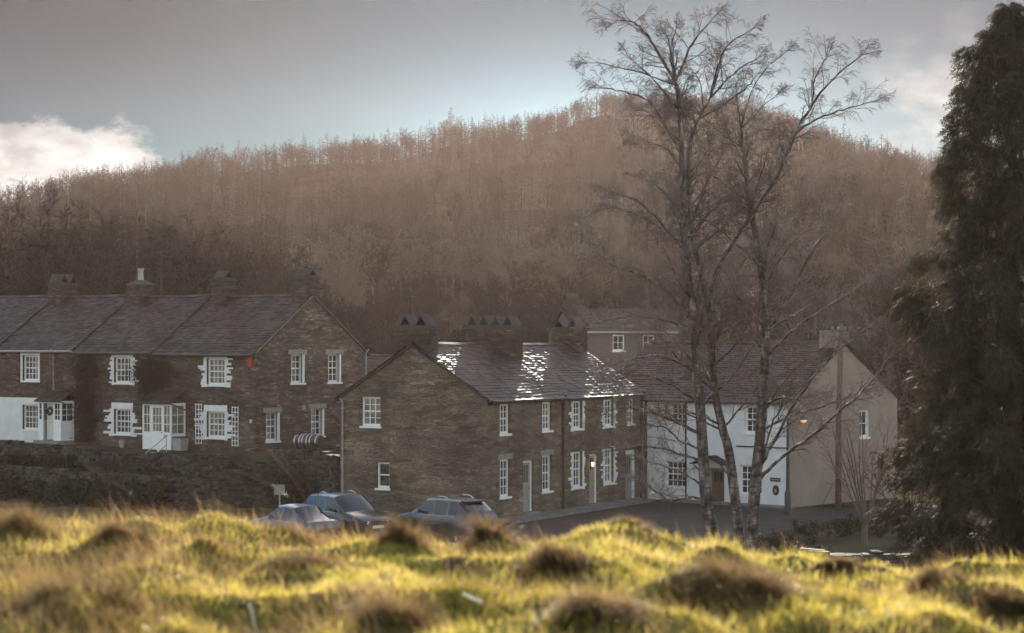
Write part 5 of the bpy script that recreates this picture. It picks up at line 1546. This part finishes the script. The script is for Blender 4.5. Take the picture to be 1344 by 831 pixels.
# ---- street lamp, telegraph pole
def street_lamp():
    Y = 94.0; c = P(1034, 690, Y); g = gz(c.x, c.y); r = thing('street_lamp', 'old dark iron lamp post with a swan neck at the corner of the white cottage', 'street lamp', (c.x, c.y, g))
    top = P(1034, 552, Y).z - g
    mb = MB(); mb.lathe((0, 0, 0), [(.19, -.1), (.19, .18), (.15, .22), (.14, 1.0), (.10, 1.08), (.085, 1.15), (.075, 2.4), (.09, 2.44), (.07, 2.5), (.05, top)], 14); mb.build('post', M['drain'], r, 40)
    arm = MB(); pts = [Vector((0, 0, top))] + [Vector((.36 - .36 * math.cos(t), -.05, top + .42 * math.sin(t) + .02)) for t in np.linspace(.15, 2.75, 12)]
    arm.tube(pts, .022, 8); arm.build('swan_neck', M['drain'], r, 180)
    hx, hz = pts[-1].x, pts[-1].z
    sh = MB(); sh.lathe((hx, -.05, hz - .14), [(.22, 0), (.20, .03), (.09, .12), (.04, .18)], 16); sh.build('lamp_shade', M['drain'], r, 50)
    bl = MB(); bl.lathe((hx, -.05, hz - .27), [(.02, 0), (.10, .03), (.13, .08), (.12, .135)], 14); bl.build('lamp_glass', M['street_sun_glow'], r, 180)
M['street_sun_glow'] = m_emit('sun_glow_lamp_glass', (1.0, .52, .22), .5)  # weak emission stands in for sunlight glowing through the amber glass
street_lamp()
def pole():
    Y = 96.5; c = P(1100, 684, Y); g = gz(c.x, c.y); t = P(1104, 424, Y)
    r = thing('telegraph_pole', 'tall brown wooden telegraph pole in front of the cream gable end', 'telegraph pole', (c.x, c.y, g))
    h = t.z - g; mb = MB(); mb.tube([(0, 0, -.5), (.03, 0, h * .5), (t.x - c.x, 0, h)], [.15, .135, .11], 12); mb.build('pole', M['timber'], r, 180)
    a = MB(); a.box(-.45 + .13, .45 + .13, -.05 - .13, .05 - .13, h - .42, h - .32); a.box(-.25 + .13, .25 + .13, -.05 - .13, .05 - .13, h - .75, h - .66); a.build('crossarm', M['timber'], r)
    for x in (-.4, -.14, .18, .42):
        i = MB(); i.lathe((x + .13, -.13, h - .32), [(.02, 0), (.02, .05), (.045, .06), (.05, .13), (.02, .16)], 10); i.build('insulator', M['lead'], r, 50)
    w = MB(); q = P(1073, 678, Y - 1.5); w.tube([(.02, 0, 1.7), (q.x - c.x, q.y - c.y, gz(q.x, q.y) - g)], .012, 5); w.build('stay_wire', M['drain'], r)
pole()
# bare multi-stemmed shrub before the cream gable, brambles and rough growth by the wall
x, y = P(1135, 700, 80).xy
def bare_shrub():
    rnd = random.Random(61); g = gz(x, y); root = thing('bare_shrub', 'tall leafless many-stemmed shrub between the telegraph pole and the evergreen', 'shrub', (x, y, g))
    st = MB(); prm = dict(seg=[5, 4, 3], jit=[.12, .2, .26], trop=[.05, .04, .0], sides=[5, 3, 3], kids=[(5, 8), (3, 6)], lr=[.42, .5], rr=[.55, .7], ang=[(15, 40), (20, 55)], rmin=.006, taper=.35)
    st.tube([(0, 0, -.2), (0, 0, .9)], [.13, .11], 8)
    for i in range(13):
        a = rnd.uniform(0, 6.28); t = rnd.uniform(.1, .62)
        grow(st, Vector((math.cos(a) * .08, math.sin(a) * .08, .6 + rnd.random() * .4)), Vector((math.cos(a) * math.sin(t), math.sin(a) * math.sin(t) * .7, math.cos(t))), rnd.uniform(2.6, 4.2), .04, 0, prm, rnd)
    st.build('stems', M['twig_wet'], root)
bare_shrub()
for (u, v, Y, w, h, sd, lab) in ((1032, 712, 79, 2.6, .75, 71, 'low brown bramble between the birches and the lamp post'), (1078, 700, 84, 2.6, .8, 72, 'rounded bramble in front of the foot of the telegraph pole'),
        (1120, 690, 86, 2.2, .7, 73, 'rough bramble under the tall leafless shrub'), (1165, 690, 84, 2.6, 1.3, 74, 'dark bush between the tall leafless shrub and the evergreen'), (1195, 640, 100, 3.4, 2.4, 77, 'tall dark bush filling the gap between the cream gable and the evergreen'), (1060, 716, 76, 2.0, .6, 76, 'low dark bramble just behind the tumbled stone wall')):
    p = P(u, v, Y); leafy('bramble_bush', lab, 'bush', p.x, p.y, w, h, sd, 'bush', 1500, 12, .07)
for (u, Y, s, lab) in ((888, 150, 1.0, 'yellowish gorse bush on the slope seen through the birches'),):
    p = P(u, 430, Y); leafy('gorse_bush', lab, 'bush', p.x, p.y, 3.2, 2.2, 75, 'gorse', 1500, 10, .12)
# ------------------------------------------------------------------ cars
def car_paint(name, col, metal=.5):
    m, nt, out = new_mat(name)
    b = principled(nt, out, col, .32, .5, None, metal)
    v = coords(nt); n = N(nt, 'ShaderNodeTexNoise', i_Scale=9.0, i_Detail=4.0); nt.links.new(v, n.inputs['Vector'])
    r = ramp(nt, n.outputs['Fac'], [(.3, (.25,) * 3), (.7, (.45,) * 3)]); s = N(nt, 'ShaderNodeSeparateColor'); nt.links.new(r, s.inputs[0]); nt.links.new(s.outputs[0], b.inputs['Roughness'])
    b.inputs['Coat Weight'].default_value = .6; b.inputs['Coat Roughness'].default_value = .06
    return m
def m_carglass():
    m, nt, out = new_mat('car_glass'); principled(nt, out, (.02, .022, .025), .03, .6); return m
M['car_glass'] = m_carglass()
M['tyre'] = m_plain('tyre_rubber', (.025, .025, .025), .85, .1)
M['alloy'] = m_plain('alloy_wheel', (.5, .5, .52), .35, .05, metal=.8)
M['tail_red'] = m_plain('red_lamp_lens', (.45, .02, .015), .15, .1, spec=.6)
M['lens'] = m_plain('clear_lamp_lens', (.65, .66, .68), .08, .05, spec=.8)
M['plate_y'] = m_plain('yellow_plate', (.75, .52, .05), .5, .05)
M['plate_w'] = m_plain('white_plate', (.75, .75, .72), .5, .05)
M['chrome'] = m_plain('bright_trim', (.7, .7, .7), .18, .03, metal=1.0)
M['trim'] = m_plain('black_plastic', (.03, .03, .03), .6, .1)

def make_car(label, x, y, heading, paint, st, wheel_x, wr, half, rails=False, spoiler=False):
    """st: stations from nose to tail: (x, zlow, zbelt, ztop, wide, roof half-width, tag). tag names the panel up to the next station."""
    root = thing('parked_car', label, 'car', (x, y, gz(x, y) + .012), heading, None)
    ring = []
    for (sx, zl, zb, zt, w, rw, tg) in st:
        cab = zt - zb > .12
        prof = [(0, zl), (w * .82, zl), (w * .97, zl + .08), (w, zl + (zb - zl) * .45), (w * .985, zl + (zb - zl) * .72), (w * .94, zb)]
        if cab: prof += [(rw + (w * .93 - rw) * .45, zb + (zt - zb) * .52), (rw + .035, zt - .07), (rw - .05, zt - .012), (rw * .5, zt + .018), (0, zt + .025)]
        else: prof += [(w * .90, zb + (zt - zb) * .5), (w * .82, zt - .01), (w * .66, zt + .008), (w * .36, zt + .022), (0, zt + .028)]
        ring.append([(sx, p[0], p[1]) for p in prof])
    body, glass, front, rear = MB(), {1: MB(), -1: MB()}, MB(), MB()
    k = len(ring[0])
    def put(mb, q): mb.add(q, [(0, 1, 2, 3)])
    for i in range(len(ring) - 1):
        tg = st[i][6]
        for j in range(k - 1):
            for sg in (1, -1):
                q = [ring[i][j], ring[i + 1][j], ring[i + 1][j + 1], ring[i][j + 1]]
                q = [(a, b * sg, c) for a, b, c in q]
                if sg == 1: q = q[::-1]
                if 'S' in tg and j in (5, 6): put(glass[sg], q)
                elif 'W' in tg and j >= 7: put(front, q)
                elif 'R' in tg and j >= 7: put(rear, q)
                else: put(body, q)
    for i, rev in ((0, False), (len(ring) - 1, True)):
        loop = [p for p in ring[i]] + [(a, -b, c) for a, b, c in reversed(ring[i][1:-1])]
        body.add(loop, [tuple(range(len(loop)))[::-1 if rev else 1]])
    def weld(mb, name, mat, par, ang=35):
        o = mb.build(name, mat, par)
        bm = bmesh.new(); bm.from_mesh(o.data); bmesh.ops.remove_doubles(bm, verts=bm.verts, dist=.0005); bmesh.ops.recalc_face_normals(bm, faces=bm.faces)
        bm.to_mesh(o.data); bm.free()
        o.data.polygons.foreach_set('use_smooth', np.ones(len(o.data.polygons), dtype=bool)); o.data.set_sharp_from_angle(angle=R(ang)); return o
    bo = weld(body, 'body', paint, root, 40)
    weld(glass[1], 'side_windows', M['car_glass'], root); weld(glass[-1], 'side_windows', M['car_glass'], root); weld(front, 'windscreen', M['car_glass'], root); weld(rear, 'rear_window', M['car_glass'], root)
    # bright line under the side windows
    for sg in (1, -1):
        t = MB(); pts = [Vector((s[0], sg * (s[4] * .94 + .006), s[2] - .004)) for s in st if 'S' in s[6]]
        j = max(i for i, s in enumerate(st) if 'S' in s[6]) + 1; pts.append(Vector((st[j][0], sg * (st[j][4] * .94 + .006), st[j][2] - .004)))
        t.tube(pts, .011, 5); t.build('window_trim', M['chrome'], root, 180)
    zl = st[2][1]
    for wx in wheel_x:
        for sg in (1, -1):
            wh = MB(); ww = half * .985
            wh.lathe((wx, sg * (ww - .085), wr), [(wr * .62, -.10), (wr * .93, -.10), (wr, -.07), (wr, .07), (wr * .93, .10), (wr * .62, .10)], 28, 'y')
            w_ = wh.build('wheel', M['tyre'], root, 40)
            rm = MB(); yo = sg * (ww + .006)
            for a in range(10):
                t = 2 * math.pi * a / 10; c, s = math.cos(t), math.sin(t); c2, s2 = -s * .03, c * .03
                rm.hexa([(wx + c * .05 + c2, yo - sg * .04, wr + s * .05 + s2), (wx + c * .05 - c2, yo - sg * .04, wr + s * .05 - s2), (wx + c * wr * .62 - c2, yo - sg * .04, wr + s * wr * .62 - s2), (wx + c * wr * .62 + c2, yo - sg * .04, wr + s * wr * .62 + s2),
                         (wx + c * .05 + c2, yo, wr + s * .05 + s2), (wx + c * .05 - c2, yo, wr + s * .05 - s2), (wx + c * wr * .62 - c2, yo, wr + s * wr * .62 - s2), (wx + c * wr * .62 + c2, yo, wr + s * wr * .62 + s2)])
            rm.lathe((wx, yo - sg * .02, wr), [(.0, -.02), (.07, -.02), (.07, .02), (.0, .025)], 12, 'y')
            rm.lathe((wx, yo - sg * .02, wr), [(wr * .58, -.02), (wr * .66, -.02), (wr * .66, .018), (wr * .58, .018)], 28, 'y')
            rm.build('rim', M['alloy'], w_, 40)
            ar = MB(); n = 20; ro, ri = wr + .075, wr + .012
            vs = [(wx + rr * math.cos(t), sg * (half + .004 + o), wr + rr * math.sin(t)) for o in (0, .012) for rr in (ri, ro) for t in np.linspace(-.25, math.pi + .25, n)]
            ar.add(vs, [(q, q + 1, n + q + 1, n + q) for q in range(n - 1)] + [(2 * n + q, 3 * n + q, 3 * n + q + 1, 2 * n + q + 1) for q in range(n - 1)] + [(n + q, n + q + 1, 3 * n + q + 1, 3 * n + q) for q in range(n - 1)])
            ar.build('wheel_arch', M['trim'], root)
    nx_, tx = st[0][0], st[-1][0]
    for sg in (1, -1):
        h = MB(); s1, s2 = st[1], st[2]
        a = [(nx_ + .01, sg * s1[4] * .55, s1[2] - .10), (s1[0] - .0, sg * s1[4] * .90, s1[2] - .09), (s2[0], sg * (s2[4] * .95 + .004), s2[2] - .02), (s1[0] - .12, sg * s1[4] * .80, s1[2] + .035), (nx_ - .02, sg * s1[4] * .5, s1[2] - .0)]
        b = [(p[0] + .035, p[1], p[2]) for p in a]
        h.add(a + b, [(0, 1, 2, 3, 4), (9, 8, 7, 6, 5)] + [(q, (q + 1) % 5, 5 + (q + 1) % 5, 5 + q) for q in range(5)]); h.build('headlight', M['lens'], root)
        t = MB(); e1 = st[-2]; zb = e1[2]
        t.hexa([(tx - .015, sg * e1[4] * .70, zb - .26), (tx + .22, sg * (e1[4] * .94 + .012), zb - .22), (tx + .24, sg * (e1[4] * .80), zb - .22), (tx + .02, sg * e1[4] * .62, zb - .24),
                (tx + .03, sg * e1[4] * .72, zb + .02), (tx + .24, sg * (e1[4] * .93 + .010), zb + .06), (tx + .26, sg * (e1[4] * .78), zb + .05), (tx + .06, sg * e1[4] * .62, zb + .03)])
        t.build('tail_light', M['tail_red'], root)
        mi = MB(); ms = next(s for s in st if 'S' in s[6]); mx, mz, my = ms[0] - .42, ms[2] + .06, ms[4]
        mi.hexa([(mx - .06, sg * (my * .97), mz), (mx + .06, sg * (my * .97), mz), (mx + .05, sg * (my + .19), mz + .01), (mx - .04, sg * (my + .19), mz + .01), (mx - .06, sg * (my * .97), mz + .10), (mx + .05, sg * (my * .97), mz + .10), (mx + .04, sg * (my + .17), mz + .15), (mx - .05, sg * (my + .17), mz + .15)])
        mi.build('wing_mirror', paint, root)
        for hx in (ms[0] - .75, ms[0] - 1.65):
            d = MB(); wv = half * .985; d.box(hx - .09, hx + .09, sg * wv + (-.0 if sg > 0 else -.03), sg * wv + (.03 if sg > 0 else .0), ms[2] - .14, ms[2] - .105); d.build('door_handle', M['chrome'], root)
        if rails:
            rr = [s for s in st if s[6].startswith('S')]; t = MB()
            xa, xb, zt, rw = rr[0][0] - .55, rr[-1][0] + .15, max(s[3] for s in st), max(s[5] for s in st) - .03
            t.tube([(xa, sg * rw, zt - .03), (xa - .12, sg * rw, zt + .06), ((xa + xb) / 2, sg * rw, zt + .085), (xb + .15, sg * rw, zt + .05), (xb, sg * rw, zt - .04)], .018, 6); t.build('roof_rail', M['chrome'], root, 180)
    zb = st[0][1]
    g = MB(); g.box(nx_ - .01, nx_ + .02, -.55, .55, st[0][2] - .20, st[0][2] - .05); g.build('grille', M['trim'], root)
    p = MB(); p.box(nx_ + .012, nx_ + .03, -.26, .26, st[0][1] + .16, st[0][1] + .27); p.build('front_plate', M['plate_w'], root)
    p = MB(); p.box(tx - .03, tx - .012, -.26, .26, st[-1][2] - .28, st[-1][2] - .17); p.build('rear_plate', M['plate_y'], root)
    bp = MB(); bp.box(tx - .04, tx + .08, -half * .86, half * .86, st[-1][1] + .02, st[-1][1] + .2); bp.build('rear_bumper', M['trim'], root)
    if spoiler:
        s = MB(); sr = [s for s in st if 'R' in s[6]][0]; s.hexa([(sr[0] + .05, -.5, sr[3] - .01), (sr[0] - .2, -.5, sr[3] - .04), (sr[0] - .2, .5, sr[3] - .04), (sr[0] + .05, .5, sr[3] - .01), (sr[0] + .05, -.5, sr[3] + .03), (sr[0] - .22, -.5, sr[3] - .005), (sr[0] - .22, .5, sr[3] - .005), (sr[0] + .05, .5, sr[3] + .03)]); s.build('spoiler', paint, root)
    return root
#  x, zlow, zbelt, ztop, half width, roof half, tag
def stations(L, H, half, kind):
    n = L / 2; B = H * .60
    if kind == 'estate':
        return [(n, .30, .68, .70, half * .80, half * .6, ''), (n - .10, .24, .74, .78, half * .90, half * .6, ''), (n - .55, .22, B - .10, B - .04, half * .98, half * .66, ''), (n - 1.15, .22, B, B + .05, half, half * .74, 'W'),
                (n - 1.45, .22, B + .01, B + .30, half, half * .74, 'WS'), (n - 1.95, .22, B + .02, H - .03, half, half * .73, 'S'), (n - 2.45, .22, B + .02, H, half, half * .72, 'P'), (n - 2.53, .22, B + .02, H, half, half * .72, 'S'),
                (n - 3.25, .22, B + .03, H - .01, half, half * .71, 'P'), (n - 3.36, .22, B + .03, H - .02, half, half * .71, 'S'), (n - 3.82, .23, B + .05, H - .06, half * .985, half * .69, 'R'), (-n + .13, .27, B + .06, B + .22, half * .96, half * .72, ''),
                (-n + .04, .30, B + .02, B + .06, half * .93, half * .6, ''), (-n, .36, B - .18, B - .12, half * .86, half * .6, '')]
    return [(n, .28, .60, .62, half * .78, half * .6, ''), (n - .10, .22, .66, .70, half * .9, half * .6, ''), (n - .6, .2, B - .08, B - .03, half * .98, half * .64, ''), (n - 1.2, .2, B, B + .05, half, half * .72, 'W'),
            (n - 1.55, .2, B + .01, B + .30, half, half * .70, 'WS'), (n - 2.0, .2, B + .01, H - .02, half, half * .68, 'S'), (n - 2.35, .2, B + .01, H, half, half * .67, 'P'), (n - 2.43, .2, B + .01, H - .005, half, half * .67, 'S'),
            (n - 3.0, .2, B + .02, H - .05, half, half * .66, 'RP'), (n - 3.38, .21, B + .03, B + .26, half * .985, half * .69, 'R'), (-n + .22, .24, B + .02, B + .08, half * .96, half * .66, ''), (-n + .05, .28, B - .03, B + .02, half * .92, half * .6, ''), (-n, .34, B - .2, B - .14, half * .85, half * .6, '')]
def hd(dx, dy): return math.atan2(dy, dx)
PA = car_paint('dark_grey_paint', (.06, .062, .07)); PB = car_paint('black_paint', (.022, .022, .026)); PC = car_paint('pale_blue_silver_paint', (.10, .108, .13), .7)
make_car('dark grey estate car with bright roof rails, seen from its red tail light corner', -2.62, 82.6, hd(-.68, .73), PA, stations(4.45, 1.62, .90, 'estate'), (1.38, -1.30), .335, .90, True, True)
make_car('black estate car half hidden behind the pale blue car, bonnet towards the stone gable', -6.55, 83.8, hd(.62, -.78), PB, stations(4.5, 1.64, .92, 'estate'), (1.40, -1.30), .345, .92, True)
make_car('pale blue silver hatchback nose in towards the garden wall, its plate yellow', -8.35, 81.2, hd(-.66, .75), PC, stations(4.15, 1.43, .86, 'hatch'), (1.28, -1.25), .31, .86)
# ------------------------------------------------------------------ haze, sky, sun, camera
def haze_box():
    m, nt, out = new_mat('morning_haze')
    v = nt.nodes.new('ShaderNodeVolumePrincipled')
    v.inputs['Color'].default_value = (*HAZE_COL, 1)
    v.inputs['Density'].default_value = HAZE_D
    v.inputs['Anisotropy'].default_value = HAZE_G
    v.inputs['Density Attribute'].default_value = ''; v.inputs['Temperature Attribute'].default_value = ''; v.inputs['Color Attribute'].default_value = ''
    nt.links.new(v.outputs[0], out.inputs['Volume'])
    mb = MB(); mb.box(-402, 402, -45, 775, -4.0, 94)
    o = mb.build('haze', m); tag(o, kind='stuff')
HAZE_COL, HAZE_D, HAZE_G = (1.0, .75, .66), .000062, .64
haze_box()

def world():
    w = bpy.data.worlds.new('World'); scene.world = w; w.use_nodes = True
    nt = w.node_tree; nt.nodes.clear()
    out = nt.nodes.new('ShaderNodeOutputWorld'); bg = nt.nodes.new('ShaderNodeBackground')
    sky = nt.nodes.new('ShaderNodeTexSky'); sky.sky_type = 'NISHITA'; sky.sun_disc = False
    sky.sun_elevation = SUN_EL; sky.sun_rotation = SUN_AZ
    sky.altitude = 100; sky.air_density = 1.0; sky.dust_density = .7; sky.ozone_density = 1.0
    tc = nt.nodes.new('ShaderNodeTexCoord'); sep = nt.nodes.new('ShaderNodeSeparateXYZ')
    nt.links.new(tc.outputs['Generated'], sep.inputs[0])
    def math_(op, a, b=None, clamp=False):
        n = nt.nodes.new('ShaderNodeMath'); n.operation = op; n.use_clamp = clamp
        for i, q in enumerate((a, b)):
            if q is None: continue
            if hasattr(q, 'is_linked'): nt.links.new(q, n.inputs[i])
            else: n.inputs[i].default_value = q
        return n.outputs[0]
    def mr(val, a, b):
        n = nt.nodes.new('ShaderNodeMapRange'); n.interpolation_type = 'SMOOTHSTEP'
        n.inputs['From Min'].default_value = a; n.inputs['From Max'].default_value = b
        nt.links.new(val, n.inputs['Value']); return n.outputs[0]
    az = math_('ARCTAN2', sep.outputs['X'], sep.outputs['Y'])
    el = math_('ARCSINE', sep.outputs['Z'])
    # heap clouds: noise over azimuth and height, thinning out upward
    cmb = nt.nodes.new('ShaderNodeCombineXYZ'); nt.links.new(az, cmb.inputs[0]); nt.links.new(math_('MULTIPLY', el, 1.7), cmb.inputs[1])
    n1 = nt.nodes.new('ShaderNodeTexNoise'); n1.inputs['Scale'].default_value = 27; n1.inputs['Detail'].default_value = 9; n1.inputs['Roughness'].default_value = .58
    nt.links.new(cmb.outputs[0], n1.inputs['Vector'])
    west = math_('MULTIPLY', math_('SUBTRACT', 1.0, mr(az, -.185, -.138)), math_('SUBTRACT', 1.0, mr(el, .082, .122)))
    east = math_('MULTIPLY', mr(az, .145, .19), math_('SUBTRACT', 1.0, mr(el, .10, .17)))
    m1 = mr(math_('ADD', n1.outputs['Fac'], math_('MULTIPLY', west, .42)), .70, .84)
    m2 = mr(math_('ADD', n1.outputs['Fac'], math_('MULTIPLY', east, .22)), .52, .86)
    m1 = math_('MULTIPLY', m1, west, True); m2 = math_('MULTIPLY', math_('MULTIPLY', m2, east), .55, True)
    n2 = nt.nodes.new('ShaderNodeTexNoise'); n2.inputs['Scale'].default_value = 46; n2.inputs['Detail'].default_value = 6
    nt.links.new(cmb.outputs[0], n2.inputs['Vector'])
    ccol = ramp(nt, n2.outputs['Fac'], [(0.35, tuple(k * CLOUD for k in (.58, .58, .57))), (0.62, tuple(k * CLOUD for k in (1.0, .99, .96)))])
    # low sunward sky dimmed; unseen dome overhead and behind boosted to light shaded walls
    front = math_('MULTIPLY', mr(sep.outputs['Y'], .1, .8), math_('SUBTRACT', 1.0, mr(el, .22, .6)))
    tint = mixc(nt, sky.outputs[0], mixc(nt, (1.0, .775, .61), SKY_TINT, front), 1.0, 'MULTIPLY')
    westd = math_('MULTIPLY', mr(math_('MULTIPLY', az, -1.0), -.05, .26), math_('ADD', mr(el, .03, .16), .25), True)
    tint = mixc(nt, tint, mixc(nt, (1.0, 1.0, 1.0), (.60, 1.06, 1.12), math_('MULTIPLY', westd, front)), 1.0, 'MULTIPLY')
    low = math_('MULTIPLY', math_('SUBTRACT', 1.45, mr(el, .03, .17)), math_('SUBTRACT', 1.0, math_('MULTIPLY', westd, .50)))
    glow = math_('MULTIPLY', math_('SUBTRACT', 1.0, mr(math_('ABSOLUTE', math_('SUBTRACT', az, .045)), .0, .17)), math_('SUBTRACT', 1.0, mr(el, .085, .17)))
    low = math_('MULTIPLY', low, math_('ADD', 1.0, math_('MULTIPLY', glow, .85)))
    sky_gain = math_('ADD', math_('MULTIPLY', math_('SUBTRACT', 1.0, front), SKY_FILL), math_('MULTIPLY', math_('MULTIPLY', low, front), SUNWARD_DIM))
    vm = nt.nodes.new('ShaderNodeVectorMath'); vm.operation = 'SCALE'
    nt.links.new(tint, vm.inputs[0]); nt.links.new(sky_gain, vm.inputs['Scale']); tint = vm.outputs[0]
    c = mixc(nt, tint, ccol, m1); c = mixc(nt, c, ccol, m2)
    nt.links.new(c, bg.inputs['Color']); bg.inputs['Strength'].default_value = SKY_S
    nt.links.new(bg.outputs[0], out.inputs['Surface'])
SKY_S, CLOUD, SKY_TINT, SUNWARD_DIM, SKY_FILL = .11, 4.2, (.40, .84, 1.48), .092, 2.45
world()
sun = bpy.data.lights.new('sun', 'SUN'); sun.energy = 4.9; sun.angle = R(.53); sun.color = (1.0, .92, .80)
so = bpy.data.objects.new('sun', sun); COL.objects.link(so)
sd = Vector((math.sin(SUN_AZ) * math.cos(SUN_EL), math.cos(SUN_AZ) * math.cos(SUN_EL), math.sin(SUN_EL)))
so.rotation_euler = (-sd).to_track_quat('-Z', 'Y').to_euler(); so.location = (20, 60, 60)

cam = bpy.data.cameras.new('camera'); cam.sensor_width = 36; cam.lens = F / 1344 * 36; cam.shift_y = 34.5 / 1344
cam.clip_start = .1; cam.clip_end = 3000
cam.dof.use_dof = True; cam.dof.focus_distance = 85; cam.dof.aperture_fstop = 2.7
cam.dof.aperture_blades = 7
co_ = bpy.data.objects.new('camera', cam); COL.objects.link(co_); co_.location = (0, 0, ZC); co_.rotation_euler = (R(90), 0, 0)
scene.camera = co_
scene.view_settings.view_transform = 'Standard'; scene.view_settings.look = 'None'; scene.view_settings.gamma = 1.0
scene.view_settings.exposure = 1.05
scene.cycles.use_denoising = True
scene.cycles.max_bounces = 8; scene.cycles.diffuse_bounces = 3; scene.cycles.glossy_bounces = 3; scene.cycles.transmission_bounces = 4; scene.cycles.transparent_max_bounces = 8; scene.cycles.volume_bounces = 1
scene.cycles.sample_clamp_indirect = 4.0; scene.cycles.sample_clamp_direct = 5.0
